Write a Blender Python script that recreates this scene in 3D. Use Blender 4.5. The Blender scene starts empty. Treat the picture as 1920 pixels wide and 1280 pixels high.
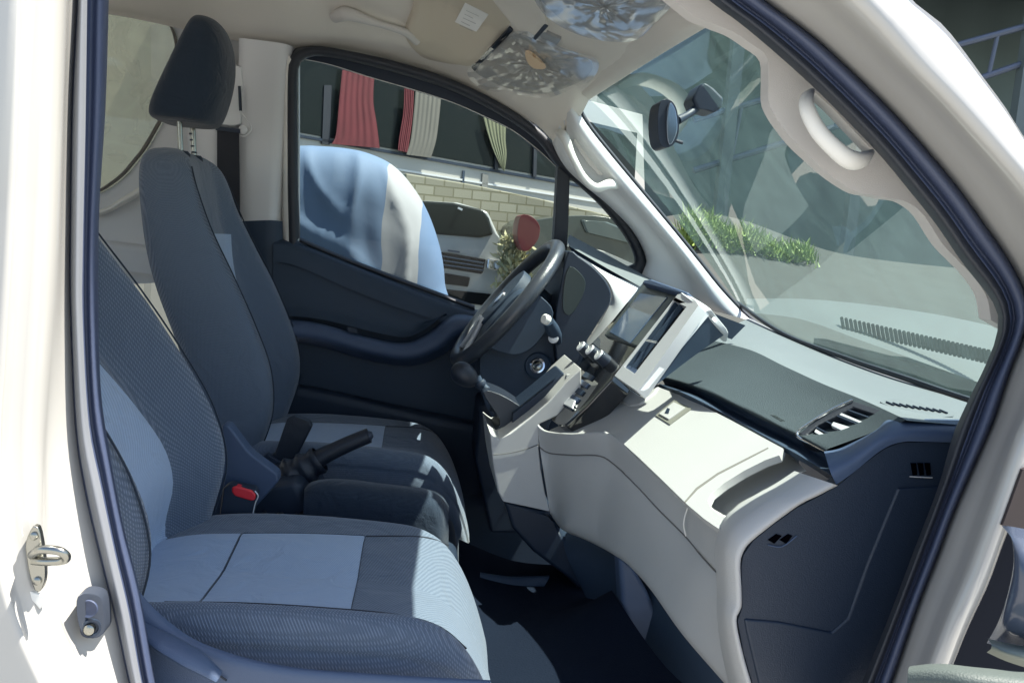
import bpy, math, random
from mathutils import Vector, Matrix, noise
from mathutils.geometry import tessellate_polygon
from mathutils.bvhtree import BVHTree
random.seed(7)
R = math.radians
scene = bpy.context.scene
COL = scene.collection

# ------------------------------------------------------------------ camera
F = 1650.0
_VX, _VY, _ROLL, CZ = 790.0, 440.0, R(4), 1.68
Yc = Vector(((_VX-960)/F, (640-_VY)/F, -1)).normalized()
_ax, _ay = math.cos(_ROLL), -math.sin(_ROLL)
Xc = Vector((_ax, _ay, -(_ax*Yc.x+_ay*Yc.y)/Yc.z)).normalized()
Zc = Xc.cross(Yc)
cam_d = bpy.data.cameras.new('camera'); cam = bpy.data.objects.new('camera', cam_d); COL.objects.link(cam)
cam.matrix_world = Matrix(((Xc.x, Xc.y, Xc.z, 0), (Yc.x, Yc.y, Yc.z, 0), (Zc.x, Zc.y, Zc.z, CZ), (0, 0, 0, 1)))
cam_d.sensor_width = 36; cam_d.lens = 36*F/1920; cam_d.clip_start = 0.02; cam_d.clip_end = 500
scene.camera = cam

# ------------------------------------------------------------------ light
SUN = Vector((0.43, -0.05, 0.92)).normalized()
w = bpy.data.worlds.new('World'); scene.world = w; w.use_nodes = True
nt = w.node_tree; bg = nt.nodes['Background']
sky = nt.nodes.new('ShaderNodeTexSky'); sky.sky_type = 'NISHITA'; sky.sun_disc = False
sky.sun_elevation = math.asin(SUN.z); sky.sun_rotation = math.atan2(SUN.x, SUN.y)
nt.links.new(sky.outputs[0], bg.inputs[0]); bg.inputs[1].default_value = 0.085
sd = bpy.data.lights.new('sun', 'SUN'); sd.energy = 5.0; sd.angle = R(0.5); sd.color = (1, 0.94, 0.84)
so = bpy.data.objects.new('sun', sd); COL.objects.link(so); so.rotation_euler = SUN.to_track_quat('Z', 'Y').to_euler()
vs = scene.view_settings; vs.view_transform = 'Standard'; vs.look = 'None'; vs.gamma = 1; vs.exposure = 1.68; vs.use_curve_mapping = False
scene.cycles.max_bounces = 12; scene.cycles.transparent_max_bounces = 24; scene.cycles.diffuse_bounces = 6

# ------------------------------------------------------------------ geometry helpers
def P(px, py, Y):
    d = Vector(((px-960)/F, (640-py)/F, -1))
    wv = Vector((d.dot(Xc), d.dot(Yc), d.dot(Zc))); t = Y/wv.y
    return Vector((wv.x*t, Y, CZ+wv.z*t))
def PL(px, py, p0, n):                       # where the sight line through a point of the photo meets a plane
    d = P(px, py, 1.0)-Vector((0, 0, CZ)); c = Vector((0, 0, CZ))
    return c+d*((p0-c).dot(n)/d.dot(n))
def cr(pts, n, closed=False):
    pts = [Vector(p) for p in pts]; m = len(pts)
    if m == 2 and not closed: return [pts[0].lerp(pts[1], i/(n-1)) for i in range(n)]
    g = (lambda i: pts[i % m]) if closed else (lambda i: pts[max(0, min(m-1, i))])
    seg = m if closed else m-1; fine = []
    for s in range(seg):
        p0, p1, p2, p3 = g(s-1), g(s), g(s+1), g(s+2)
        for k in range(16):
            t = k/16
            fine.append(0.5*((2*p1)+(p2-p0)*t+(2*p0-5*p1+4*p2-p3)*t*t+(3*p1-p0-3*p2+p3)*t**3))
    fine.append(g(seg))
    L = [0]
    for a, b in zip(fine, fine[1:]): L.append(L[-1]+(b-a).length)
    out = []; j = 0; N = n if closed else n-1
    for i in range(n):
        s = L[-1]*i/N
        while j < len(L)-2 and L[j+1] < s: j += 1
        d = L[j+1]-L[j]; out.append(fine[j].lerp(fine[j+1], (s-L[j])/d if d > 1e-9 else 0))
    return out
def tag(o, label=None, cat=None, group=None, kind=None):
    for k, v in (('label', label), ('category', cat), ('group', group), ('kind', kind)):
        if v: o[k] = v
    return o
def mesh(name, verts, faces, mat, parent=None, smooth=40, bevel=0, seg=3, solid=0, sub=0, off=-1, bang=35):
    me = bpy.data.meshes.new(name); me.from_pydata([tuple(v) for v in verts], [], faces); me.update()
    o = bpy.data.objects.new(name, me); COL.objects.link(o)
    if mat: me.materials.append(mat)
    if parent: o.parent = parent
    import bmesh
    bm = bmesh.new(); bm.from_mesh(me); bmesh.ops.recalc_face_normals(bm, faces=bm.faces); bm.to_mesh(me); bm.free()
    me.shade_smooth()
    if smooth < 180: me.set_sharp_from_angle(angle=R(smooth))
    if sub:
        s = o.modifiers.new('sub', 'SUBSURF'); s.levels = s.render_levels = sub
    if solid:
        s = o.modifiers.new('solid', 'SOLIDIFY'); s.thickness = abs(solid); s.offset = off
    if bevel:
        b = o.modifiers.new('bev', 'BEVEL'); b.width = bevel; b.segments = seg; b.limit_method = 'ANGLE'; b.angle_limit = R(bang); b.harden_normals = True
    return o
def grid(rows, closed=False, f0=0):
    n = len(rows[0]); v = [p for r in rows for p in r]; f = []
    for i in range(len(rows)-1):
        for j in range(n if closed else n-1):
            k = (j+1) % n
            f.append((f0+i*n+j, f0+i*n+k, f0+(i+1)*n+k, f0+(i+1)*n+j))
    return v, f
def loft(name, curves, mat, parent=None, n=40, across=0, **kw):   # curves of (px, py, Y), swept into a surface
    rows = [cr([P(*q) for q in c], n) for c in curves]
    if across:
        cols = [cr([r[j] for r in rows], across) for j in range(n)]
        rows = [[cols[j][i] for j in range(n)] for i in range(across)]
    v, f = grid(rows); return mesh(name, v, f, mat, parent, **kw)
def slab(name, outline, thick, mat, parent=None, holes=(), **kw):  # closed outline of 3D points pushed back along a vector
    loops = [list(map(Vector, outline))]+[list(map(Vector, h)) for h in holes]
    tri = tessellate_polygon(loops); flat = [p for l in loops for p in l]; n = len(flat)
    v = flat+[p+thick for p in flat]; f = [tuple(t) for t in tri]+[tuple(n+i for i in reversed(t)) for t in tri]
    k = 0
    for l in loops:
        m = len(l)
        for i in range(m): a, b = k+i, k+(i+1) % m; f.append((a, b, n+b, n+a))
        k += m
    return mesh(name, v, f, mat, parent, **kw)
def plate(name, pts, Y, thick, mat, parent=None, holes=(), sm=0, **kw):
    def mk(l):
        q = [P(p[0], p[1], p[2] if len(p) > 2 else Y) for p in l]
        return cr(q, sm, True) if sm else q
    return slab(name, mk(pts), Vector((0, thick, 0)), mat, parent, [mk(h) for h in holes], **kw)
def pslab(name, pts, p0, n, thick, mat, parent=None, holes=(), sm=0, lift=0, **kw):
    n = n.normalized()
    def mk(l):
        q = [PL(x, y, p0+n*lift, n) for x, y in l]; return cr(q, sm, True) if sm else q
    return slab(name, mk(pts), -n*thick, mat, parent, [mk(h) for h in holes], **kw)
def frame_of(d):
    d = d.normalized(); a = Vector((0, 0, 1)) if abs(d.z) < .9 else Vector((1, 0, 0))
    u = d.cross(a).normalized(); return u, d.cross(u)
def tube(name, pts, rad, mat, parent=None, n=None, k=14, closed=False, flat=1.0, caps=True, **kw):
    n = n or 6*len(pts); c = cr(pts, n, closed); rr = rad if isinstance(rad, (list, tuple)) else [rad]*2
    rows = []; u = None
    for i, p in enumerate(c):
        d = (c[(i+1) % n]-c[i-1]) if closed else (c[min(i+1, n-1)]-c[max(i-1, 0)])
        d.normalize()
        if u is None: u, v = frame_of(d)
        else: u = (u-d*u.dot(d)).normalized(); v = d.cross(u)
        s = i/(n-1)*(len(rr)-1); a = min(int(s), len(rr)-2); r = rr[a]+(rr[a+1]-rr[a])*(s-a)
        rows.append([p+u*math.cos(2*math.pi*j/k)*r+v*math.sin(2*math.pi*j/k)*r*flat for j in range(k)])
    if closed: rows.append(rows[0])
    vv, f = grid(rows, True)
    if not closed and caps: f += [tuple(range(k)), tuple((n-1)*k+j for j in range(k))]
    return mesh(name, vv, f, mat, parent, **kw)
def lathe(name, base, axis, prof, mat, parent=None, k=32, **kw):   # prof: (distance along axis, radius)
    ax = axis.normalized(); u, v = frame_of(ax)
    rows = [[base+ax*h+(u*math.cos(2*math.pi*j/k)+v*math.sin(2*math.pi*j/k))*r for j in range(k)] for h, r in prof]
    vv, f = grid(rows, True); f += [tuple(range(k)), tuple((len(rows)-1)*k+j for j in range(k))]
    return mesh(name, vv, f, mat, parent, **kw)
def box(name, lo, hi, mat, parent=None, **kw):
    x0, y0, z0 = lo; x1, y1, z1 = hi
    v = [(x0,y0,z0),(x1,y0,z0),(x1,y1,z0),(x0,y1,z0),(x0,y0,z1),(x1,y0,z1),(x1,y1,z1),(x0,y1,z1)]
    return mesh(name, v, [(0,1,2,3),(4,5,6,7),(0,1,5,4),(1,2,6,5),(2,3,7,6),(3,0,4,7)], mat, parent, **kw)
def obox(name, c, ax, ay, az, mat, parent=None, **kw):             # centre and three half-axis vectors
    v = [c+ax*i+ay*j+az*k for k in (-1, 1) for i, j in ((-1,-1),(1,-1),(1,1),(-1,1))]
    return mesh(name, v, [(0,1,2,3),(4,5,6,7),(0,1,5,4),(1,2,6,5),(2,3,7,6),(3,0,4,7)], mat, parent, **kw)

# ------------------------------------------------------------------ materials
def mat(name, col, rough=.5, metal=0, bump=0, bs=400, var=0, vscale=3, spec=.5, coat=0, emit=None):
    m = bpy.data.materials.new(name); m.use_nodes = True; t = m.node_tree; b = t.nodes['Principled BSDF']
    b.inputs['Base Color'].default_value = (*col, 1); b.inputs['Roughness'].default_value = rough
    b.inputs['Metallic'].default_value = metal; b.inputs['Specular IOR Level'].default_value = spec
    b.inputs['Coat Weight'].default_value = coat
    tc = t.nodes.new('ShaderNodeTexCoord')
    if var:
        nz = t.nodes.new('ShaderNodeTexNoise'); nz.inputs['Scale'].default_value = vscale; nz.inputs['Detail'].default_value = 6
        t.links.new(tc.outputs['Object'], nz.inputs['Vector'])
        mx = t.nodes.new('ShaderNodeMix'); mx.data_type = 'RGBA'
        mx.inputs['A'].default_value = (*[c*(1-var) for c in col], 1); mx.inputs['B'].default_value = (*[min(1, c*(1+var)) for c in col], 1)
        t.links.new(nz.outputs['Fac'], mx.inputs['Factor']); t.links.new(mx.outputs['Result'], b.inputs['Base Color'])
    if bump:
        nz = t.nodes.new('ShaderNodeTexNoise'); nz.inputs['Scale'].default_value = bs; nz.inputs['Detail'].default_value = 3
        t.links.new(tc.outputs['Object'], nz.inputs['Vector'])
        bp = t.nodes.new('ShaderNodeBump'); bp.inputs['Strength'].default_value = bump; bp.inputs['Distance'].default_value = .002
        t.links.new(nz.outputs['Fac'], bp.inputs['Height']); t.links.new(bp.outputs['Normal'], b.inputs['Normal'])
    if emit: b.inputs['Emission Color'].default_value = (*emit[0], 1); b.inputs['Emission Strength'].default_value = emit[1]
    return m
def fabric(name, c1, c2, scale=240, rot=.6, bump=.5, sheen=.3):
    m = bpy.data.materials.new(name); m.use_nodes = True; t = m.node_tree; b = t.nodes['Principled BSDF']
    tc = t.nodes.new('ShaderNodeTexCoord'); L = t.links.new
    outs = []
    for a in (rot, -rot):
        mp = t.nodes.new('ShaderNodeMapping'); mp.inputs['Rotation'].default_value = (a, a*.7, a)
        L(tc.outputs['Object'], mp.inputs['Vector'])
        wv = t.nodes.new('ShaderNodeTexWave'); wv.inputs['Scale'].default_value = scale; wv.inputs['Distortion'].default_value = .4
        wv.inputs['Detail'].default_value = 0
        L(mp.outputs[0], wv.inputs['Vector']); outs.append(wv.outputs['Fac'])
    mu = t.nodes.new('ShaderNodeMath'); mu.operation = 'MULTIPLY'; L(outs[0], mu.inputs[0]); L(outs[1], mu.inputs[1])
    nz = t.nodes.new('ShaderNodeTexNoise'); nz.inputs['Scale'].default_value = 900; L(tc.outputs['Object'], nz.inputs['Vector'])
    pk = t.nodes.new('ShaderNodeTexNoise'); pk.inputs['Scale'].default_value = 14; pk.inputs['Detail'].default_value = 4; pk.inputs['Distortion'].default_value = 1.2; L(tc.outputs['Object'], pk.inputs['Vector'])
    ad = t.nodes.new('ShaderNodeMath'); ad.operation = 'MULTIPLY_ADD'; L(nz.outputs['Fac'], ad.inputs[0]); ad.inputs[1].default_value = .35; L(mu.outputs[0], ad.inputs[2])
    mx = t.nodes.new('ShaderNodeMix'); mx.data_type = 'RGBA'; mx.inputs['A'].default_value = (*c1, 1); mx.inputs['B'].default_value = (*c2, 1)
    L(ad.outputs[0], mx.inputs['Factor']); L(mx.outputs['Result'], b.inputs['Base Color'])
    bp = t.nodes.new('ShaderNodeBump'); bp.inputs['Strength'].default_value = bump; bp.inputs['Distance'].default_value = .0015
    L(ad.outputs[0], bp.inputs['Height']); b2 = t.nodes.new('ShaderNodeBump'); b2.inputs['Strength'].default_value = .55; b2.inputs['Distance'].default_value = .012; L(pk.outputs['Fac'], b2.inputs['Height']); L(b2.outputs['Normal'], bp.inputs['Normal'])
    L(bp.outputs['Normal'], b.inputs['Normal'])
    b.inputs['Roughness'].default_value = .95; b.inputs['Sheen Weight'].default_value = sheen; b.inputs['Sheen Roughness'].default_value = .5
    b.inputs['Specular IOR Level'].default_value = .2
    return m
def glass(name, tint, gloss=1.0, haze=0.0, hazecol=(.5, .6, .6), rough=0.0, scratch=False):
    m = bpy.data.materials.new(name); m.use_nodes = True; t = m.node_tree; t.nodes.clear(); L = t.links.new
    out = t.nodes.new('ShaderNodeOutputMaterial'); tr = t.nodes.new('ShaderNodeBsdfTransparent'); tr.inputs[0].default_value = (*tint, 1)
    gl = t.nodes.new('ShaderNodeBsdfGlossy'); gl.inputs['Roughness'].default_value = rough
    fr = t.nodes.new('ShaderNodeFresnel'); fr.inputs[0].default_value = 1.52
    mu = t.nodes.new('ShaderNodeMath'); mu.operation = 'MULTIPLY'; mu.inputs[1].default_value = gloss; mu.use_clamp = True; L(fr.outputs[0], mu.inputs[0])
    mx = t.nodes.new('ShaderNodeMixShader'); L(mu.outputs[0], mx.inputs[0]); L(tr.outputs[0], mx.inputs[1]); L(gl.outputs[0], mx.inputs[2])
    last = mx
    if haze:
        df = t.nodes.new('ShaderNodeBsdfDiffuse'); df.inputs[0].default_value = (*hazecol, 1)
        tl = t.nodes.new('ShaderNodeBsdfTranslucent'); tl.inputs[0].default_value = (*hazecol, 1)
        m0 = t.nodes.new('ShaderNodeMixShader'); L(df.outputs[0], m0.inputs[1]); L(tl.outputs[0], m0.inputs[2])
        m2 = t.nodes.new('ShaderNodeMixShader'); L(mx.outputs[0], m2.inputs[1]); L(m0.outputs[0], m2.inputs[2])
        nz = t.nodes.new('ShaderNodeTexNoise'); nz.inputs['Scale'].default_value = 9; nz.inputs['Detail'].default_value = 8; nz.inputs['Distortion'].default_value = 1.5
        tc = t.nodes.new('ShaderNodeTexCoord'); L(tc.outputs['Object'], nz.inputs['Vector'])
        mr = t.nodes.new('ShaderNodeMapRange'); mr.inputs[1].default_value = .3; mr.inputs[2].default_value = .75
        mr.inputs[3].default_value = haze*.6; mr.inputs[4].default_value = haze*1.4
        L(nz.outputs['Fac'], mr.inputs[0]); L(mr.outputs[0], m2.inputs[0]); last = m2
    L(last.outputs[0], out.inputs[0]); return m
M = dict(
    paint=mat('white paint', (.39,.385,.365), .25, coat=.6, var=.02),
    jamb=mat('jamb paint', (.72, .70, .66), .4, coat=.3, var=.05),
    rubber=mat('rubber seal', (.020, .024, .034), .55, bump=.2, bs=250),
    rubber2=mat('soft seal', (.045, .06, .11), .5, bump=.15, bs=200),
    liner=mat('headliner cloth', (.73,.69,.625), .95, bump=.4, bs=900, var=.06, vscale=6),
    trim=mat('beige trim', (.57,.55,.525), .6, bump=.25, bs=700, var=.03),
    trimw=mat('pale grey trim', (.66,.67,.68), .55, bump=.2, bs=700, var=.03),
    cream=mat('cream plastic', (.455,.452,.44), .5, bump=.3, bs=650, var=.04),
    dark=mat('charcoal plastic', (.022,.042,.074), .55, bump=.4, bs=800, var=.1, vscale=8),
    dark2=mat('black plastic', (.012,.023,.044), .5, bump=.3, bs=700),
    pad=mat('slate dash skin', (.040,.054,.062), .85, spec=.25, bump=.9, bs=600, var=.06, vscale=8),
    padlight=mat('light dash skin', (.15,.17,.18), .45, bump=.4, bs=900, var=.05, vscale=8),
    bluep=mat('blue grey plastic', (.055,.085,.15), .5, bump=.3, bs=800),
    silver=mat('satin silver plastic', (.66, .67, .68), .35, .25, var=.02),
    piano=mat('gloss black', (.012, .013, .015), .08, coat=1),
    chrome=mat('chrome', (.75, .75, .76), .12, 1),
    steel=mat('zinc steel', (.33,.33,.30), .25, 1, bump=.2, bs=60),
    screen=mat('screen glass', (.07,.12,.20), .12, coat=.5),  # blue base paints the sky reflected in the dark screen
    leather=mat('black leather', (.012,.018,.030), .38, bump=.5, bs=500),
    wheelg=mat('wheel grip', (.038,.045,.058), .3, bump=.3, bs=600, coat=.2),
    red=mat('red button', (.75, .03, .04), .35),
    white=mat('white plastic', (.78, .77, .72), .4),
    paper=mat('paper label', (.8, .8, .78), .8),
    print_=mat('label print', (.35, .35, .36), .8),
    belt=mat('belt webbing', (.02, .022, .03), .8, bump=.5, bs=500),
    floor=mat('vinyl floor', (.006,.010,.020), .85, bump=.6, bs=300, var=.2, spec=.08),
    mesh_d=fabric('dark knit', (.078, .106, .150), (.155, .195, .258), 165, .62, .38), weave=fabric('coarse knit', (.070, .095, .134), (.165, .203, .265), 98, .62, .45),
    mesh_l=fabric('light knit', (.28, .36, .49), (.43, .54, .69), 150, .7, .4),
    cloth=fabric('plain dark cloth', (.015, .024, .040), (.032, .048, .072), 260, .5, .25, .2),
    glassw=glass('windshield glass', (.72, .82, .80), .20, .062, (.28, .46, .44)),  # teal haze layer: dust film plus painted-in dash reflections
    glasss=glass('side glass', (.82, .86, .84), .28, .001, (.6, .62, .6)),
    mirror=mat('mirror face', (.6, .62, .64), .03, 1),
)
def wrapmat():
    m = bpy.data.materials.new('clear film'); m.use_nodes = True; t = m.node_tree; t.nodes.clear(); L = t.links.new
    out = t.nodes.new('ShaderNodeOutputMaterial'); tr = t.nodes.new('ShaderNodeBsdfTransparent'); tr.inputs[0].default_value = (.96, .96, .96, 1)
    gl = t.nodes.new('ShaderNodeBsdfGlossy'); gl.inputs['Roughness'].default_value = .13
    df = t.nodes.new('ShaderNodeBsdfDiffuse'); df.inputs[0].default_value = (.9, .9, .88, 1)
    a = t.nodes.new('ShaderNodeMixShader'); a.inputs[0].default_value = .22; L(gl.outputs[0], a.inputs[1]); L(df.outputs[0], a.inputs[2])
    lw = t.nodes.new('ShaderNodeLayerWeight'); lw.inputs[0].default_value = .55
    tc = t.nodes.new('ShaderNodeTexCoord'); n2 = t.nodes.new('ShaderNodeTexNoise'); n2.inputs['Scale'].default_value = 16; n2.inputs['Detail'].default_value = 3; n2.inputs['Distortion'].default_value = 5
    L(tc.outputs['Object'], n2.inputs['Vector']); bp = t.nodes.new('ShaderNodeBump'); bp.inputs['Strength'].default_value = .8; bp.inputs['Distance'].default_value = .02
    L(n2.outputs['Fac'], bp.inputs['Height']); 
    mr = t.nodes.new('ShaderNodeMapRange'); mr.inputs[1].default_value = .25; mr.inputs[2].default_value = .8; mr.inputs[3].default_value = .04; mr.inputs[4].default_value = .62
    L(lw.outputs['Facing'], mr.inputs[0])
    mx = t.nodes.new('ShaderNodeMixShader'); L(mr.outputs[0], mx.inputs[0]); L(tr.outputs[0], mx.inputs[1]); L(a.outputs[0], mx.inputs[2])
    L(mx.outputs[0], out.inputs[0]); return m
M['film'] = wrapmat()
V3 = Vector

# ------------------------------------------------------------------ setting: ground
def ground():
    m = mat('concrete yard', (.30,.295,.28), .9, bump=.4, bs=30, var=.25, vscale=.8)
    o = mesh('ground', [(-150,-150,0),(150,-150,0),(150,150,0),(-150,150,0)], [(0,1,2,3)], m); tag(o, kind='structure')
ground()
o = mesh('road', [(1.6,3,.006),(30,3,.006),(30,15.7,.006),(1.6,15.7,.006)], [(0,1,2,3)], mat('asphalt', (.03,.034,.033), .9, bump=.5, bs=60, var=.3, vscale=2)); tag(o, kind='structure')

# ------------------------------------------------------------------ van
van = bpy.data.objects.new('van', None); COL.objects.link(van); van.location = (0, 0, 0)
tag(van, 'white passenger van around the open doorway, with grey cloth seats and cream dashboard', 'van')

# near body: front door opening, A-pillar side and the B-pillar side
S1 = [(1120,-190),(1230,-90),(1330,0),(1401,53),(1519,156),(1637,275),(1712,364),(1760,425),(1805,491),(1865,570),(1871,622),(1850,682),(1822,739),(1801,784),(1786,822),(1760,912),(1715,1030),(1670,1149),(1617,1280),(1560,1420)]
S2 = [(1230,-190),(1330,-85),(1434,0),(1500,48),(1556,94),(1666,200),(1744,287),(1800,355),(1843,415),(1900,500),(1932,575),(1920,632),(1898,690),(1878,750),(1861,800),(1794,950),(1760,1040),(1722,1137),(1677,1269),(1620,1420)]
B3 = [(1400,-210),(1500,-110),(1616,0),(1674,60),(1728,122),(1785,180),(1837,237),(1880,285),(1920,331),(1985,420),(2035,540),(2010,640),(1975,700),(1945,780),(1920,830),(1868,980),(1835,1070),(1797,1156),(1760,1250),(1700,1420)]
B4 = [(1470,-230),(1570,-130),(1684,0),(1722,35),(1759,69),(1800,118),(1837,166),(1880,222),(1920,281),(2010,400),(2070,540),(2050,650),(2010,730),(1965,800),(1935,860),(1878,1000),(1845,1090),(1808,1170),(1772,1260),(1712,1420)]
Z = lambda c, Y: [(x, y, Y) for x, y in c]
def mid(a, b, t): return [(p[0]+(q[0]-p[0])*t, p[1]+(q[1]-p[1])*t) for p, q in zip(a, b)]
body = loft('body', [Z(mid(B4, B3, -.25), 1.10), Z(mid(B4, B3, -.1), .93), Z(B4, .885), Z(B3, .865), Z(mid(B3, S2, .12), .872), Z(mid(B3, S2, .45), .915),
    Z(mid(B3, S2, .55), .925), Z(mid(B3, S2, .9), .965), Z(S2, 1.0), Z(S2, 1.03)], M['paint'], van, n=70, across=44, smooth=180, solid=.004, off=1)
seal = loft('door_seal', [Z(mid(S1, S2, 1.02), .985), Z(mid(S1, S2, .85), .955), Z(mid(S1, S2, .6), .962), Z(mid(S1, S2, .5), .975), Z(mid(S1, S2, .4), .965), Z(mid(S1, S2, .15), .975), Z(S1, 1.0), Z(S1, 1.06)], M['rubber2'], van, n=70, across=36, smooth=180)
loft('seal_lip', [Z(mid(S1, S2, .42), .968), Z(mid(S1, S2, .2), .958), Z(mid(S1, S2, .02), .985), Z(mid(S1, S2, -.02), 1.0)], M['rubber'], seal, n=70, across=16, smooth=180)
# B-pillar side of the opening
J0 = [(118,-120),(116,0),(110,200),(101,480),(92,650),(82,800),(80,900),(85,1050),(112,1160),(165,1280),(220,1400)]
J1 = [(146,-120),(145,0),(135,200),(131,480),(133,600),(142,800),(160,920),(190,1050),(215,1150),(243,1280),(275,1400)]
J2 = [(160,-120),(158,0),(155,250),(151,480),(151,600),(163,800),(187,920),(215,1050),(238,1150),(262,1280),(292,1400)]
J3 = [(206,-120),(204,0),(198,200),(186,400),(185,600),(190,740),(206,850),(230,980),(262,1110),(292,1280),(320,1400)]
def dx(c, d): return [(x+d, y) for x, y in c]
loft('pillar_skin', [Z(dx(J0, -620), .90), Z(dx(J0, -400), .86), Z(dx(J0, -105), .845), Z(dx(J0, -80), .85), Z(dx(J0, -62), .862), Z(dx(J0, -40), .866), Z(dx(J0, -18), .874), Z(J0, .89), Z(dx(J0, 8), .905),
    Z(mid(J0, J1, .6), .935), Z(J1, .96), Z(mid(J1, J2, 1.3), .99)], M['paint'], van, n=50, across=60, smooth=180)
bs_ = loft('pillar_seal', [Z(mid(J1, J2, -.1), .96), Z(mid(J1, J2, .4), .945), Z(J2, .955), Z(mid(J2, J3, .3), .975), Z(mid(J2, J3, .6), .968), Z(mid(J2, J3, .9), .985), Z(J3, 1.02), Z(dx(J3, -4), 1.09)], M['rubber2'], van, n=50, across=36, smooth=180)
loft('seal_edge', [Z(mid(J2, J1, .9), .9485), Z(mid(J2, J1, .4), .940), Z(mid(J2, J3, .12), .952)], mat('grey lip', (.16,.17,.19), .5), bs_, n=50, across=10, smooth=180)
# striker, screws and the door switch on the pillar
sp = plate('striker_plate', [(62,985),(72,990),(80,1030),(84,1075),(80,1100),(68,1112),(58,1090),(50,1050),(48,1015)], .862, .008, M['steel'], van, sm=24, bevel=.0015)
tube('striker_loop', [P(60,1040,.861), P(78,1030,.845), P(110,1032,.842), P(124,1042,.845), P(118,1050,.85), P(84,1052,.855), P(62,1050,.861)], .0042, M['steel'], sp, k=12)
for q in ((64, 1004), (70, 1088)): lathe('screw', P(*q, .862), V3((0,-1,0)), [(0,.004),(.002,.004),(.003,.0025)], M['steel'], sp, k=16)
plate('striker_shim', [(55,1108),(85,1118),(86,1128),(74,1142),(66,1132),(56,1122)], .866, .004, M['white'], sp, bevel=.001)
sw = plate('door_switch', [(143, 1126, 0.899), (150, 1114, 0.9025), (168, 1112, 0.9115), (186, 1118, 0.9205), (194, 1135, 0.9245), (197, 1165, 0.926), (196, 1184, 0.9255), (185, 1194, 0.92), (168, 1196, 0.9115), (153, 1186, 0.904), (145, 1160, 0.9)], .925, .02, mat('switch grey', (.03,.038,.055), .5), van, sm=30, bevel=.002)
lathe('switch_ring', P(170,1176,.911), V3((.4,-1,0)), [(0,.010),(.003,.010),(.003,.0075),(.001,.0075)], M['dark2'], sw, k=24)
lathe('switch_button', P(170,1176,.911), V3((0,-1,0)), [(0,.0055),(.006,.0055),(.007,.004)], M['steel'], sw, k=20)
lathe('switch_socket', P(166,1140,.909), V3((0,-1,0)), [(0,.0095),(.002,.009),(.001,.006)], M['rubber2'], sw, k=20)

# hidden shell that keeps the daylight out where the van has metal
_r = [[V3((x, y, z)) for x, z in ((-2.6,2.42),(-.15,2.37),(.05,2.33),(.30,2.235))] for y in (.93, 2.78)]
_v, _f = grid(_r); roof = mesh('roof', _v, _f, M['paint'], van, solid=.03, off=1)
box('side_wall', (-2.6, .93, .45), (-.44, .96, 1.45), M['trim'], van); box('side_wall', (-2.6, .93, 2.12), (-.44, .96, 2.36), M['trim'], van); box('side_wall', (-.75, .93, 1.45), (-.44, .96, 2.12), M['trim'], van)
box('side_rail', (-.45, .96, 2.04), (.22, 1.04, 2.30), M['trim'], van)
box('rear_wall', (-2.62, .93, .45), (-2.6, 2.78, 2.36), M['trim'], van)
box('cab_floor', (-2.6, .98, .66), (1.35, 2.74, .70), M['floor'], van)
box('firewall', (1.30, .9, .5), (1.34, 2.75, 1.45), M['dark2'], van)
box('sill', (-.46, .9, .55), (.9, 1.02, .80), M['paint'], van)
# floor mats and tunnel, footwell shapes
fm = loft('floor_mat', [[(860,1010,2.0),(960,1050,2.0),(1060,1060,2.0),(1160,1070,2.0)], [(860,1120,1.7),(960,1135,1.7),(1080,1130,1.7),(1160,1120,1.7)], [(860,1165,1.55),(960,1172,1.55),(1060,1160,1.55),(1150,1110,1.6)],
    [(850,1260,1.35),(1000,1255,1.35),(1120,1250,1.35),(1240,1240,1.4)], [(850,1330,1.25),(1000,1330,1.25),(1200,1330,1.25),(1340,1330,1.25)]], M['floor'], van, n=30, across=24, smooth=180)
loft('floor_step', [[(900,1072,1.85),(960,1080,1.85),(1030,1078,1.85)], [(900,1078,1.83),(960,1086,1.83),(1030,1082,1.83)], [(900,1098,1.83),(960,1106,1.83),(1020,1100,1.83)]], M['dark'], fm, n=16, smooth=180)

# headliner: rail above the far windows rolling into the roof, then down to the windshield header
HA = [(-100,20,2.66),(100,12,2.66),(200,16,2.66),(340,44,2.66),(470,72,2.66),(560,88,2.655),(640,88,2.65),(750,110,2.64),(850,146,2.63),(950,196,2.60),(1005,222,2.57),(1052,262,2.53),(1062,205,2.50)]
def ceil(x): return 2.31 - max(0, x+.02)**1.35*.62
rowsH = []
a0 = cr([P(*q) for q in HA], 60)
rowsH.append([p+V3((0,.02,-.012)) for p in a0]); rowsH.append(a0)
hx = [-2.6+(3.03)*(i/59)**.45 for i in range(60)]
hx = [p.x if p.x < .41 else .41 for p in a0]
hx[-1] = .425
for Y, dz, k in ((2.52, .10, .55), (2.40, .02, .9), (2.2, 0, 1), (1.8, -.015, 1), (1.4, 0, 1), (1.2, .02, 1), (1.1, .06, 1), (1.02, .16, 1)):
    r = []
    for i, p in enumerate(a0):
        x = p.x*(1-k)+hx[i]*k if i < 57 else p.x*(1-k)+.43*k
        zc = ceil(x)-dz
        r.append(V3((x, Y, max(zc, p.z*(1-k)+zc*k) if dz > .05 and Y > 2 else zc)))
    rowsH.append(r)
v, f = grid(rowsH); headliner = mesh('headliner', v, f, M['liner'], van, smooth=180)
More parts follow.
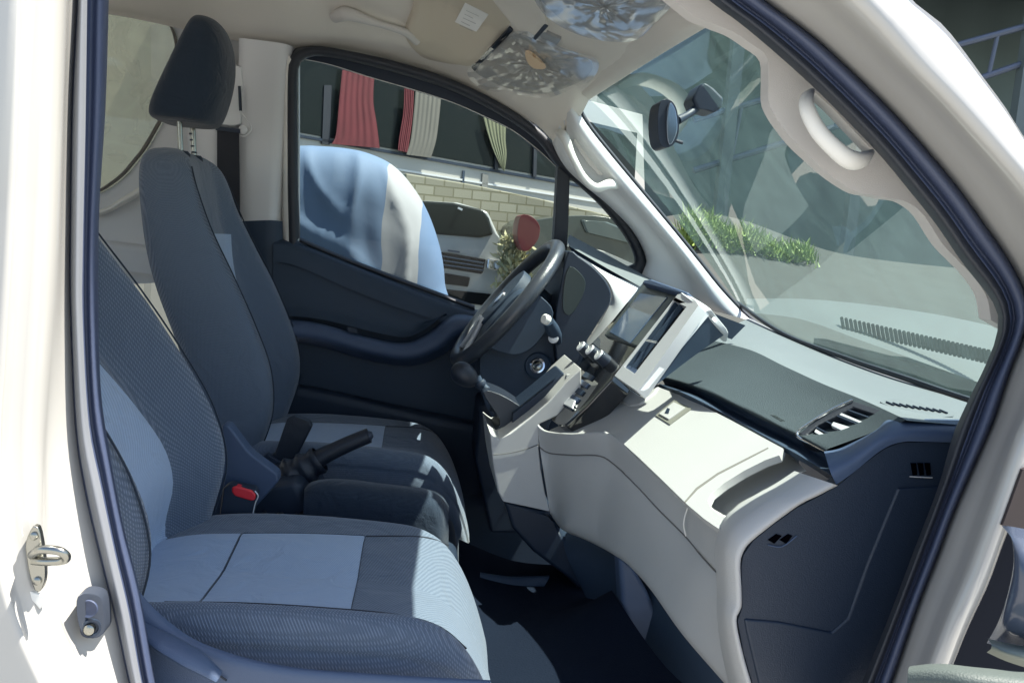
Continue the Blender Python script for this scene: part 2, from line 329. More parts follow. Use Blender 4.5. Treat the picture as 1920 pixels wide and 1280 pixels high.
# header band above windshield
hb = cr([V3((.415, 2.50, 2.075)), V3((.44, 2.2, 2.085)), V3((.46, 1.8, 2.085)), V3((.44, 1.4, 2.05)), V3((.40, 1.05, 1.985))], 24)
v, f = grid([[V3((p.x-.045, p.y, ceil(p.x-.045)+.01)) for p in hb], [p+V3((-.02, 0, .012)) for p in hb], hb, [p+V3((.03, 0, .02)) for p in hb]])
mesh('header_trim', v, f, M['liner'], headliner, smooth=180)
print('HDR', [tuple(round(c, 2) for c in P(*q)) for q in ((1075,185,2.47), (1150,140,2.2), (1250,100,1.7), (1375,60,1.12))])

# far side: wall trim with the rear window opening, B-pillar
RW = [(120,12),(215,20),(270,27),(310,40),(330,62),(338,105),(335,160),(320,205),(303,235),(277,280),(255,308),(238,328),(215,347),(185,364),(120,380)]
fw = plate('side_trim', [(-300,-40),(200,-20),(380,30),(560,70),(560,470),(300,530),(-300,560)], 2.70, .03, M['trimw'], van, holes=[[(p[0], p[1]) for p in cr([V3((*q, 0)) for q in RW+[(-150,380),(-150,0)]], 60, True)]], bevel=.008, seg=2)
loft('window_gasket', [[(x-2, y-2, 2.688) for x, y in RW], [(x-5, y-3, 2.682) for x, y in RW], [(x-9, y-5, 2.69) for x, y in RW], [(x-9, y-5, 2.71) for x, y in RW]], mat('grey gasket', (.12, .11, .10), .6), fw, n=60, across=8, smooth=180)
rp = [(190,366),(240,335),(290,310),(330,320),(420,560),(180,560),(100,400)]
loft('wall_ledge', [[(120,402,2.66),(190,392,2.66),(232,368,2.66),(262,350,2.66)], [(120,408,2.645),(190,398,2.645),(236,374,2.645),(268,356,2.645)], [(120,414,2.67),(190,404,2.67),(240,380,2.67),(272,362,2.67)]], M['white'], fw, n=20, across=8, smooth=180)
loft('wall_step', [[(180,448,2.66),(300,462,2.66)], [(180,456,2.63),(300,470,2.63)], [(180,470,2.63),(300,484,2.63)], [(180,500,2.62),(300,516,2.62)]], M['trimw'], fw, n=6, across=10, smooth=180)
plate('glass', [(60,-10),(300,20),(350,60),(350,300),(180,400),(-100,400),(-100,-10)], 2.725, .004, glass('milky rear glass', (.8,.82,.76), .8, .30, (.62,.60,.50)), fw)  # warm diffuse layer mixed into the pane
# pillar trims
bp = loft('pillar_trim', [[(352,60,2.64),(352,250,2.64),(352,420,2.64),(352,560,2.64)], [(362,55,2.60),(362,250,2.60),(362,420,2.60),(365,560,2.60)], [(408,60,2.60),(408,250,2.60),(408,420,2.60),(420,560,2.60)]], M['trimw'], van, n=20, smooth=60)
loft('pillar_cover', [[(448,72,2.63),(448,260,2.63),(448,415,2.63)], [(455,72,2.60),(455,260,2.60),(457,415,2.60)], [(520,80,2.585),(512,260,2.585),(505,415,2.585)], [(545,86,2.60),(530,260,2.60),(520,415,2.60)], [(552,90,2.64),(538,260,2.64),(528,415,2.64)]], M['trimw'], bp, n=20, across=16, smooth=60)
loft('pillar_base', [[(448,415,2.60),(440,700,2.60)], [(505,413,2.578),(505,700,2.578)], [(530,415,2.60),(535,700,2.60)]], M['dark'], bp, n=6, across=8, smooth=60)
# seat belt with its upper guide
bt = plate('seat_belt', [(407,238),(448,244),(450,400),(470,470),(500,560),(440,560),(407,420)], 2.57, .003, M['belt'], van)
plate('belt_slot', [(403,236),(450,242),(450,250),(404,244)], 2.565, .012, M['dark2'], bt, bevel=.001)
g = plate('belt_guide', [(418,120),(452,124),(456,160),(452,170),(452,232),(440,236),(400,232),(402,150)], 2.595, .015, M['trimw'], bt, bevel=.004)
tube('belt_cord', [P(450,160,2.585), P(450,205,2.58), P(468,232,2.575), P(470,246,2.575), P(456,256,2.575), P(446,250,2.58)], .0022, M['silver'], bt)
lathe('belt_button', P(456,244,2.578), V3((0,-1,0)), [(0,.012),(.006,.012),(.009,.008)], M['trimw'], bt)
tube('cord_clip', [P(449,162,2.58), P(451,208,2.578)], .004, M['dark2'], bt)

# ------------------------------------------------------------------ far front door
door = plate('driver_door', [(512,446),(560,455),(640,487),(720,520),(800,550),(880,580),(960,606),(1120,650),(1180,760),(1100,1080),(560,1010),(512,900)], 2.60, .10, M['dark'], van, bevel=.012)
loft('door_cap', [[(512,444,2.66),(560,452,2.66),(700,508,2.66),(880,576,2.66),(1100,640,2.66)], [(512,448,2.60),(560,456,2.60),(700,512,2.60),(880,580,2.60),(1100,645,2.60)], [(512,460,2.575),(560,468,2.575),(700,524,2.575),(880,592,2.575),(1100,660,2.575)],
    [(512,492,2.565),(560,500,2.565),(700,560,2.565),(880,620,2.565),(1100,690,2.565)]], M['dark'], door, n=40, across=16, smooth=180)
loft('door_bolster', [[(512,490,2.575),(600,512,2.575),(700,556,2.575),(800,590,2.575),(850,592,2.575)], [(512,530,2.572),(600,552,2.572),(700,585,2.572),(780,606,2.572),(840,592,2.572)],
    [(512,570,2.56),(600,580,2.56),(700,604,2.56),(765,622,2.56),(800,606,2.56),(836,588,2.56)], [(512,590,2.54),(600,598,2.54),(700,622,2.54),(760,632,2.54),(798,616,2.54),(832,590,2.54)]], M['dark'], door, n=36, across=14, smooth=180)
arm = loft('armrest', [[(530,598,2.575),(600,606,2.575),(690,632,2.575),(758,642,2.575),(800,625,2.575),(850,590,2.575),(900,595,2.575)], [(530,600,2.50),(600,608,2.50),(690,634,2.50),(758,646,2.50),(806,628,2.50),(850,596,2.50),(900,600,2.52)],
    [(530,612,2.475),(600,620,2.475),(690,646,2.475),(762,658,2.475),(812,640,2.475),(855,608,2.475),(900,610,2.5)], [(530,630,2.48),(600,638,2.48),(690,662,2.48),(765,672,2.48),(820,655,2.48),(860,625,2.48),(900,622,2.5)], [(530,640,2.56),(600,650,2.56),(690,675,2.56),(768,686,2.56),(825,668,2.56),(865,640,2.56),(900,640,2.56)]], M['bluep'], door, n=48, across=24, smooth=180)
plate('switch_panel', [(650,612),(668,616),(672,626),(652,622)], 2.49, .01, M['dark2'], arm, bevel=.002)
loft('door_pocket', [[(540,715,2.585),(640,735,2.585),(760,762,2.585),(900,790,2.585),(1000,800,2.585)], [(540,720,2.53),(640,740,2.53),(760,768,2.53),(900,796,2.53),(1000,806,2.53)], [(540,735,2.52),(640,755,2.52),(760,782,2.52),(900,812,2.52),(1000,822,2.52)], [(540,860,2.54),(640,880,2.54),(760,900,2.54),(900,930,2.54),(1000,930,2.54)]], M['dark2'], door, n=30, across=16, smooth=180)
# window surround
WO = [(541,470),(538,330),(538,150),(544,112),(560,94),(590,87),(640,93),(740,115),(850,150),(950,200),(1020,250),(1058,300),(1140,368),(1192,436),(1213,488),(1206,516),(1160,502),(1070,462)]
WI = [(561,446),(557,330),(556,160),(560,122),(572,110),(590,104),(640,110),(738,134),(845,168),(940,216),(1008,264),(1046,312),(1122,380),(1172,442),(1192,486),(1182,500),(1150,490),(1070,452)]
ws = loft('window_surround', [Z(dx(WO, -14), 2.66), Z(WO, 2.595), Z(mid(WO, WI, .5), 2.585), Z(WI, 2.60), Z(mid(WO, WI, 1.1), 2.66)], M['rubber'], door, n=90, across=20, smooth=180)
WF = [(q[0], q[1]) for q in WO[:14]]
loft('door_frame', [[(529,450,2.64),(528,300,2.64),(528,140,2.64),(536,100,2.64)], [(534,450,2.60),(532,300,2.60),(532,140,2.60),(540,100,2.60)], [(546,455,2.59),(542,300,2.59),(542,150,2.59),(546,112,2.59)]], M['white'], door, n=20, across=8, smooth=180)
plate('glass_run', [(556,100),(600,98),(740,126),(850,160),(950,208),(1020,260),(1060,318),(1046,314),(960,243),(850,192),(700,146),(558,106)], 2.655, .01, M['dark2'], ws)
tube('glass_edge', [P(x, y, 2.65) for x, y in ((556,109),(620,122),(700,147),(780,170),(850,193),(905,217),(960,244),(1010,282),(1046,316))], .0012, M['white'], ws, n=50, k=6)
plate('window_bar', [(1046,310),(1069,318),(1066,420),(1056,585),(1030,585),(1040,430)], 2.60, .05, M['rubber'], door, bevel=.004)
plate('window_glass', [(548,90),(640,88),(850,140),(1000,230),(1060,300),(1060,640),(900,610),(548,465)], 2.668, .004, M['glasss'], door)
plate('quarter_glass', [(1050,290),(1150,370),(1225,500),(1210,530),(1050,470)], 2.64, .004, M['glasss'], door)
loft('sill_strip', [[(561,444,2.62),(640,478,2.62),(760,524,2.62),(890,572,2.62)], [(561,450,2.60),(640,484,2.60),(760,530,2.60),(890,578,2.60)], [(561,454,2.61),(640,488,2.61),(760,534,2.61),(890,582,2.61)]], M['rubber'], door, n=20, across=6, smooth=180)

# ------------------------------------------------------------------ windshield and A-pillars
hdr = cr([V3((.41, 2.60, 2.10)), V3((.44, 2.2, 2.12)), V3((.455, 1.8, 2.115)), V3((.44, 1.4, 2.09)), V3((.41, 1.0, 2.04))], 30)
bas = cr([P(1385,570,2.52), P(1470,628,2.2), P(1590,675,1.9), P(1700,712,1.68), P(1830,756,1.48), P(2150,850,1.08)], 30)
rows = []
for i in range(13):
    t = i/12; rows.append([a.lerp(b, t)+V3((.012, 0, .012))*math.sin(math.pi*t) for a, b in zip(hdr, bas)])
v, f = grid(rows); ws = mesh('windshield', v, f, M['glassw'], van, smooth=180)
tube('windshield_gasket', [p+V3((-.004, 0, .004)) for p in bas], .006, M['rubber'], ws, n=60, k=8)
# far A-pillar
AL = [(1042,236),(1040,270),(1062,312),(1095,345),(1140,382),(1190,434),(1215,486),(1209,522),(1250,560)]
AR = [(1078,196),(1104,238),(1150,296),(1200,356),(1260,428),(1310,490),(1350,540),(1392,585),(1412,602)]
ap = loft('windshield_pillar_trim', [Z(dx(AL, -4), 2.60), Z(AL, 2.555), Z(mid(AL, AR, .15), 2.53), Z(mid(AL, AR, .45), 2.515), Z(mid(AL, AR, .62), 2.485), Z(mid(AL, AR, .75), 2.465), Z(mid(AL, AR, .93), 2.47), Z(AR, 2.49), Z(AR, 2.54)], M['trimw'], van, n=50, across=36, smooth=180)
loft('pillar_gasket', [Z(dx(AR, 0), 2.485), Z(dx(AR, 4), 2.48), Z(dx(AR, 8), 2.49)], M['rubber'], ap, n=40, across=6, smooth=180)
tube('grab_handle', [P(1052,250,2.53), P(1060,262,2.47), P(1076,300,2.45), P(1096,335,2.45), P(1118,352,2.45), P(1140,346,2.46), P(1158,345,2.51)], [.017,.015,.011,.0105,.012,.015,.018], M['white'], ap, n=50, flat=.8)
plate('handle_recess', [(1076,262),(1098,300),(1128,330),(1132,300),(1100,262)], 2.50, .004, M['trim'], ap, sm=24)
# near A-pillar trim with the grab handle
T1 = [(1300,30),(1345,48),(1375,60),(1408,82),(1437,105),(1441,140),(1441,188),(1452,215),(1469,240),(1495,272),(1525,300),(1562,332),(1607,360),(1640,366),(1665,372),(1696,377),(1730,401),(1767,457),(1800,492),(1824,517),(1850,556),(1858,600)]
S1b = [(1190,-60),(1330,-10),(1401,42),(1450,82),(1490,112),(1535,150),(1580,195),(1620,240),(1660,280),(1700,330),(1730,366),(1750,395),(1775,430),(1800,460),(1815,482),(1835,510),(1850,530),(1862,548),(1872,562),(1880,580),(1890,600),(1893,620)]
hole = [(1518,168),(1528,174),(1560,202),(1600,244),(1634,280),(1632,288),(1618,296),(1592,292),(1562,268),(1536,232),(1518,198),(1514,180)]
out = [(p.x, p.y, 1.07) for p in cr([V3((*q, 0)) for q in T1], 70)]+[(p.x, p.y, 1.07) for p in reversed(cr([V3((*q, 0)) for q in S1b], 70))]
nt_ = plate('door_pillar_trim', [(x, y, Y) for x, y, Y in out], 1.1, .025, M['trim'], van, holes=[[(x, y, 1.07) for x, y in hole]], bevel=.006, seg=3, bang=50)
tube('grab_handle', [P(1522,170,1.06), P(1513,184,1.035), P(1514,206,1.022), P(1533,244,1.015), P(1562,276,1.012), P(1590,298,1.015), P(1614,301,1.025), P(1634,287,1.05)], [.004,.0075,.0095,.0100,.0105,.0115,.010,.005], M['white'], nt_, n=60, k=18, flat=.75)

# ------------------------------------------------------------------ dashboard
dash = loft('dashboard', [[(1405,596,2.44),(1480,632,2.18),(1590,678,1.9),(1700,716,1.68),(1822,757,1.46),(2060,830,1.10)], [(1372,612,2.3),(1420,640,2.08),(1520,690,1.8),(1620,735,1.55),(1740,775,1.3),(1830,800,1.08)],
    [(1325,640,2.1),(1404,656,1.85),(1470,687,1.66),(1542,720,1.48),(1617,750,1.32),(1700,788,1.08)]], M['padlight'], van, n=50, across=20, smooth=180)
Bc = [(1325,636,2.1),(1404,655,1.85),(1470,686,1.66),(1542,719,1.48),(1617,749,1.32),(1700,787,1.08)]
Cc = [(1236,706,1.80),(1300,722,1.62),(1370,752,1.46),(1440,786,1.34),(1505,818,1.24),(1550,842,1.14)]
def mc(a, b, t, dy=0): return [(p[0]+(q[0]-p[0])*t, p[1]+(q[1]-p[1])*t, p[2]+(q[2]-p[2])*t+dy) for p, q in zip(a, b)]
pad = loft('dash_pad', [Bc, mc(Bc, Cc, .3, .02), mc(Bc, Cc, .65, .02), mc(Bc, Cc, .95, .005), Cc, [(x, y+5, Y) for x, y, Y in Cc], [(x+8, y+8, Y+.03) for x, y, Y in Cc]], M['pad'], dash, n=50, across=26, smooth=180)
Lc = [(1236,722,1.76),(1290,742,1.58),(1370,783,1.44),(1440,822,1.31),(1505,858,1.20),(1566,896,1.10)]
loft('pad_recess', [[(x+6, y+6, Y+.03) for x, y, Y in Cc], [(x+10, y+9, Y+.03) for x, y, Y in mc(Cc, Lc, .4)], [(x, y-3, Y) for x, y, Y in Lc], [(x, y, Y) for x, y, Y in Lc], [(x-4, y+6, Y+.02) for x, y, Y in Lc]], M['dark'], dash, n=50, across=18, smooth=60)
# glovebox lid face: sloping plane
g0, g1, g2 = P(1560,890,1.12), P(1236,724,1.72), P(1145,816,1.62)
gn = (g1-g0).cross(g2-g0).normalized()
if gn.z < 0: gn = -gn
print('glove normal', gn)
lid = pslab('glovebox_lid', [(1030,806),(1050,797),(1075,775),(1110,740),(1146,705),(1200,745),(1236,726),(1290,746),(1370,787),(1440,825),(1468,840),(1461,853),(1435,862),(1395,882),(1358,905),(1334,924),(1327,938),(1333,952),(1350,963),(1366,974),(1352,994),(1320,972),(1287,944),(1242,900),(1197,857),(1165,828),(1145,816),(1122,811),(1070,814)], g0, gn, .012, M['cream'], dash, bevel=.0055, seg=4)
_pa = [(1470,842),(1461,853),(1435,862),(1395,882),(1358,905),(1334,924),(1327,938),(1333,952),(1350,963),(1368,976)]
_pb_ = [(1512,882),(1500,886),(1482,898),(1464,909),(1440,924),(1420,936),(1404,946),(1390,957),(1378,966),(1368,976)]
def prow(t, lf, n=40):
    return [PL(a.x+(b.x-a.x)*t, a.y+(b.y-a.y)*t, g0+gn*lf, gn) for a, b in zip(cr([V3((*q, 0)) for q in _pa], n), cr([V3((*q, 0)) for q in _pb_], n))]
v, f = grid([prow(-.06, -.002), prow(.02, -.010), prow(.06, -.030), prow(.14, -.046), prow(.35, -.050), prow(.7, -.046), prow(.9, -.034), prow(1.02, -.006)])
mesh('lid_pocket', v, f, M['cream'], dash, smooth=180)
pslab('lid_seam', [(1283,940),(1305,914),(1345,886),(1400,858),(1440,838),(1441,840),(1401,861),(1347,889),(1308,917),(1285,942)], g0, gn, .002, mat('seam', (.2,.19,.17), .8), lid, lift=.0004)
lk = pslab('lock_plate', [(1263,749),(1297,765),(1256,795),(1229,778)], g0, gn, .006, mat('lock grey', (.20,.20,.17), .5), lid, lift=.002)
pslab('lock_face', [(1263,753),(1284,763),(1253,785),(1235,775)], g0, gn, .004, M['cream'], lk, lift=.0045, bevel=.001)
pslab('key_slot', [(1251,764),(1256,766),(1253,775),(1246,774)], g0, gn, .002, M['dark2'], lk, lift=.0052)
# step under the vent module
pslab('module_step', [(1128,722),(1146,705),(1200,740),(1236,722),(1228,735),(1200,756),(1180,760),(1160,750)], g0, gn, .02, M['cream'], dash, lift=.004, bevel=.005)
K1 = [(1008,796,1.80),(1024,811,1.78),(1070,816,1.70),(1122,813,1.63),(1147,819,1.60),(1197,860,1.50),(1242,903,1.42),(1287,947,1.34),(1320,975,1.26),(1350,996,1.20),(1378,1012,1.13)]
K2 = [(1012,838,1.80),(1030,849,1.785),(1075,853,1.71),(1122,854,1.64),(1150,869,1.60),(1195,912,1.51),(1235,955,1.43),(1284,1004,1.34),(1318,1045,1.26),(1351,1079,1.19),(1378,1090,1.13)]
K3 = [(1031,959,1.80),(1045,980,1.79),(1060,992,1.74),(1095,1006,1.69),(1122,1019,1.65),(1150,1035,1.58),(1179,1056,1.52),(1220,1101,1.42),(1276,1180,1.30),(1340,1255,1.22),(1420,1345,1.15)]
lower = loft('glovebox_front', [[(x, y-4, Y+.02) for x, y, Y in K1], K1, mc(K1, K2, .97), K2], M['cream'], dash, n=60, across=16, smooth=180)
loft('lower_panel', [mc(K2, K3, -.01, .003), mc(K2, K3, .02, -.001), mc(K2, K3, .3, -.012), mc(K2, K3, .7, -.008), K3, [(x+2, y+3, Y+.05) for x, y, Y in K3]], M['cream'], dash, n=60, across=30, smooth=180)
tube('panel_seam', [P(x, y, Y-.0005) for x, y, Y in K2], .0014, mat('seam grey', (.15,.145,.14), .9), dash, n=60, k=6)  # dark grey line in the joint between the panels
tube('panel_joint', [P(1291,946,1.325), P(1284,968,1.325), P(1282,985,1.325), P(1286,1004,1.325)], .0012, M['white'], dash, n=14, k=6)
# near end strip of the dash skin
EI = [(1500,886),(1464,909),(1410,940),(1366,974),(1350,1010),(1347,1045),(1349,1077),(1350,1110),(1349,1156),(1358,1220),(1374,1290),(1390,1350)]
EO = [(1569,909),(1532,928),(1490,950),(1411,1010),(1391,1037),(1387,1060),(1389,1100),(1389,1137),(1380,1162),(1392,1224),(1411,1290),(1430,1350)]
loft('dash_end_strip', [Z(mid(EI, EO, -.15), 1.15), Z(EI, 1.125), Z(mid(EI, EO, .3), 1.09), Z(mid(EI, EO, .7), 1.07), Z(EO, 1.065), Z(mid(EI, EO, 1.03), 1.09)], M['cream'], dash, n=60, across=24, smooth=180)
ep = plate('dash_end_panel', [(1572,910),(1600,886),(1630,862),(1660,840),(1690,829),(1730,828),(1800,830),(1860,830),(1800,1000),(1680,1300),(1600,1400),(1440,1400),(1413,1290),(1394,1224),(1383,1164),(1392,1138),(1391,1100),(1390,1062),(1394,1040),(1413,1013),(1450,983),(1492,953),(1532,932)], 1.075, .03, M['dark2'], dash, bevel=.005)
plate('panel_relief', [(1684,915),(1780,912),(1780,1000),(1700,1250),(1560,1330),(1425,1290),(1400,1185),(1396,1160),(1460,1165),(1560,1185),(1590,1160),(1625,1060)], 1.072, .01, M['dark2'], ep, bevel=.004)
for i in range(3): plate('panel_slot', [(1708+i*13,868),(1718+i*13,868),(1720+i*13,890),(1712+i*13,891)], 1.0735, .01, mat('slot black', (.001,.001,.002), 1, spec=0), ep)
for i in range(2): plate('panel_slot', [(1440+i*22,1012),(1456+i*22,1001),(1466+i*20,1004),(1452+i*22,1019)], 1.0735, .01, mat('slot black', (.001,.001,.002), 1, spec=0), ep)
tube('slot_lip', [P(1706,893,1.0735), P(1748,895,1.0735)], .0008, M['silver'], ep, k=6)
tube('slot_lip', [P(1440,1021,1.0735), P(1466,1024,1.0735), P(1494,1004,1.0735)], .0008, M['bluep'], ep, k=6)
loft('dash_end_cap', [[(1545,846,1.135),(1580,838,1.14),(1640,806,1.14),(1670,785,1.14),(1740,785,1.14),(1810,786,1.14)], [(1550,862,1.09),(1590,848,1.09),(1645,812,1.09),(1680,794,1.09),(1740,791,1.09),(1810,792,1.09)], [(1557,885,1.068),(1600,862,1.068),(1650,826,1.068),(1690,812,1.068),(1740,810,1.068),(1810,812,1.068)],
    [(1568,908,1.07),(1602,884,1.07),(1655,842,1.07),(1694,828,1.07),(1740,828,1.07),(1810,830,1.07)]], M['bluep'], dash, n=40, across=18, smooth=180)
# near air vent
vn = (P(1599,750,1.33)-P(1494,815,1.235)).cross(P(1666,772,1.2)-P(1494,815,1.235)).normalized()
if vn.z < 0: vn = -vn
v0 = P(1580,795,1.24); vn = V3((-.55, -.35, .75)).normalized()
VO = [(1496,812),(1530,786),(1599,752),(1664,772),(1668,780),(1560,850),(1552,850)]
vent = pslab('side_vent', VO, v0, vn, .03, M['rubber'], dash, bevel=.004, lift=.012, holes=[[(1514,813),(1535,795),(1600,763),(1646,778),(1558,838)]])
pslab('vent_well', VO, v0, vn, .004, M['rubber'], vent, lift=-.012)
tube('vent_rim', [PL(x, y, v0+vn*.014, vn) for x, y in ((1555,850),(1520,832),(1494,814),(1520,792),(1560,768),(1599,750))], .0022, M['chrome'], vent, n=40, k=8)
for k, a in enumerate((.2, .42, .64, .86)):
    q = [(1514+(1600-1514)*a, 813+(763-813)*a), (1558+(1646-1558)*a, 838+(778-838)*a)]
    p1, p2 = [PL(x, y, v0+vn*.004, vn) for x, y in q]
    d = (p2-p1); obox('vent_slat', (p1+p2)/2, d*.5, vn.cross(d).normalized()*.0012, (vn+V3((-.5,0,0))).normalized()*.007, M['dark2'], vent)
pslab('vent_tab', [(1562,790),(1594,800),(1612,798),(1606,810),(1576,806),(1558,797)], v0, vn, .006, M['silver'], vent, lift=.012, bevel=.001)
pslab('slat_edge', [(1530,804),(1562,824),(1558,828),(1527,809)], v0, vn, .004, M['silver'], vent, lift=.011)
pslab('slat_edge', [(1578,774),(1626,794),(1623,797),(1574,777)], v0, vn, .004, M['silver'], vent, lift=.011)
# AIRBAG mark pressed into the pad
def text(name, s, pos, xdir, n, size, m, parent, ext=.0003):
    c = bpy.data.curves.new(name, 'FONT'); c.body = s; c.size = size; c.extrude = ext; c.align_x = 'CENTER'; c.align_y = 'CENTER'
    o = bpy.data.objects.new(name, c); dg = bpy.context.evaluated_depsgraph_get()
    me = bpy.data.meshes.new_from_object(o); bpy.data.objects.remove(o)
    ob = bpy.data.objects.new(name, me); COL.objects.link(ob); me.materials.append(m)
    x = xdir.normalized(); z = (n-x*n.dot(x)).normalized(); y = z.cross(x)
    ob.matrix_world = Matrix(((x.x, y.x, z.x, pos.x), (x.y, y.y, z.y, pos.y), (x.z, y.z, z.z, pos.z), (0,0,0,1)))
    if parent: ob.parent = parent; ob.matrix_parent_inverse = Matrix()
    return ob
_pb = BVHTree.FromPolygons([tuple(q.co) for q in pad.data.vertices], [tuple(q.vertices) for q in pad.data.polygons])
def on_pad(px, py):
    c = V3((0, 0, CZ)); h, n_, _, _ = _pb.ray_cast(c, (P(px, py, 1)-c).normalized()); return h, (n_ if n_.dot(V3((-1, 0, 1))) > 0 else -n_)
(ha, na), (hb_, _n) = on_pad(1458, 784), on_pad(1478, 796)
text('airbag_lettering', 'AIRBAG', ha+na*.0006, hb_-ha, na, .011, mat('embossed letters', (.03,.04,.04), .6), pad)
# defroster grille near the corner of the dash top
dn = V3((-.1, -.05, 1)).normalized(); d0 = P(1730,768,1.32)
df = pslab('defroster_grille', [(1650,752),(1690,748),(1740,760),(1790,778),(1745,780),(1690,768)], d0, dn, .004, M['padlight'], dash, lift=.004, sm=24)
for i in range(9):
    t = i/8; x = 1668+100*t; y = 756+15*t
    tube('grille_fin', [PL(x-6, y-3, d0+dn*.0055, dn), PL(x+8, y+3, d0+dn*.0055, dn)], .0016, M['dark2'], df, k=6)

# centre stack: screen bezel, silver vent module, black control panel
m0 = P(1204,534,1.98); m1 = P(1146,620,2.0)
sn0, sn1, sn2 = P(1204,530,1.93), P(1272,548,1.74), P(1150,700,1.72)
sn = (sn1-sn0).cross(sn2-sn0).normalized()
if sn.x > 0: sn = -sn
print('stack normal', sn)
stack = pslab('centre_stack', [(1206,528),(1216,527),(1274,547),(1272,556),(1240,600),(1212,640),(1150,703),(1146,712),(1100,762),(1060,797),(1048,798),(1032,786),(1030,776),(1050,744),(1068,716),(1084,686),(1100,652),(1140,610)], sn0, sn, .05, M['piano'], dash, bevel=.004)
pslab('screen_bezel', [(1207,528),(1272,548),(1196,650),(1132,628)], sn0, sn, .012, mat('bezel', (.07,.085,.085), .3), stack, lift=.008, bevel=.004)
pslab('touch_screen', [(1200,549),(1251,557),(1181,643),(1142,622)], sn0, sn, .003, M['screen'], stack, lift=.0095, bevel=.001)
pslab('stack_visor', [(1203,531),(1208,524),(1222,523),(1290,547),(1285,554),(1272,550)], sn0, sn, .05, M['bluep'], stack, lift=.022, bevel=.004)
for x, y in ((1103,661), (1120,668), (1137,678)):
    c = PL(x, y, sn0, sn); lathe('control_knob', c, sn, [(0,.0145),(.014,.0135),(.022,.013),(.024,.011)], M['dark2'], stack, k=24)
    kn = lathe('knob_cap', c+sn*.0215, sn, [(0,.0125),(.003,.0120),(.0045,.0105),(.004,.008)], M['silver'], stack, k=24)
    tube('knob_mark', [c+sn*.027, c+sn*.027+V3((0,.004,.006))], .0008, M['white'], stack, k=6)
for i in range(5):
    x, y = 1062+i*9, 752-i*14
    pslab('stack_button', [(x, y), (x+15, y+8), (x+8, y+16), (x-7, y+8)], sn0, sn, .004, M['bluep'] if i % 2 else M['dark'], stack, lift=.004, bevel=.001)
pslab('socket_cover', [(1062,742),(1078,750),(1072,765),(1056,757)], sn0, sn, .006, M['silver'], stack, lift=.006, bevel=.002)
# silver module beside the screen: a box whose open face holds the tall vent
MO = [(1268,552),(1276,549),(1292,557),(1335,580),(1342,588),(1330,598),(1300,622),(1236,706),(1206,742),(1196,737),(1150,703)]
modl = pslab('vent_module', [(1270,552),(1279,550),(1304,563),(1310,572),(1200,728),(1194,733),(1152,704)], sn0, sn, .022, M['silver'], dash, lift=.024, bevel=.007, seg=4, holes=[[(1262,563),(1287,575),(1190,700),(1170,687)]])
pslab('vent_well', [(1258,560),(1292,574),(1190,706),(1164,688)], sn0, sn, .004, M['rubber'], modl, lift=.004)
for k in range(2):
    t = (k+1)/3; q = [(1170+20*t, 687+13*t), (1262+25*t, 563+12*t)]
    p1, p2 = [PL(*z, sn0+sn*.016, sn) for z in q]; d = (p2-p1)*.48
    obox('vent_slat', (p1+p2)/2, d, sn*.005, d.cross(sn).normalized()*.0010, M['dark'], modl)
tube('vent_pin', [PL(1213,638,sn0+sn*.022, sn), PL(1232,642,sn0+sn*.022, sn)], .0022, M['chrome'], modl, k=8)
pslab('vent_tab', [(1178,684),(1194,692),(1188,700),(1172,690)], sn0, sn, .008, M['bluep'], modl, lift=.020, bevel=.001)
mk = [PL(1304,563,sn0+sn*.022, sn), PL(1200,728,sn0+sn*.022, sn)]
Wd = [[(1276,549,1.745),(1302,558,1.72),(1335,577,1.84),(1364,618,2.04)], ]
t0 = PL(1279,550,sn0+sn*.022, sn); t1 = PL(1309,568,sn0+sn*.022, sn); t2 = PL(1200,731,sn0+sn*.022, sn)
b0, b1, b2 = t0+V3((.13,.0,-.02)), P(1362,616,t1.y+.02), P(1238,708,t2.y)
v = cr([t0, t1], 4)
r1 = cr([t1, t1.lerp(t2, .5), t2], 20); md = P(1330,590,t1.y+.004); ml = P(1216,728,t2.y+.0)
r2 = cr([md, md.lerp(ml, .5), ml], 20); 
vv, ff = grid([r1, [p+V3((.006,-.002,-.001)) for p in r1], r2, [p+V3((.0,.01,-.002)) for p in r2]])
mesh('module_side', vv, ff, M['silver'], modl, smooth=50)
r3 = [P(1366,622,t1.y+.05), P(1300,668,t1.lerp(t2,.5).y+.04), P(1232,720,t2.y+.012)]
vv, ff = grid([[p+V3((0,.004,0)) for p in r2], cr(r3, 20)]); mesh('module_flank', vv, ff, M['dark'], modl, smooth=50)
tp = [P(1276,548,t0.y), P(1292,553,t0.y), P(1330,576,t1.y+.004), P(1345,593,t1.y+.02), P(1366,620,t1.y+.04), P(1360,626,t1.y+.04), P(1330,597,t1.y+.01), P(1306,571,t1.y)]
slab('module_top', cr(tp, 30, True), V3((.01,.03,-.02)), M['silver'], modl, bevel=.003)
plate('corner_gasket', [(1340,588),(1398,610),(1372,636),(1362,632)], 1.98, .02, M['dark'], dash)
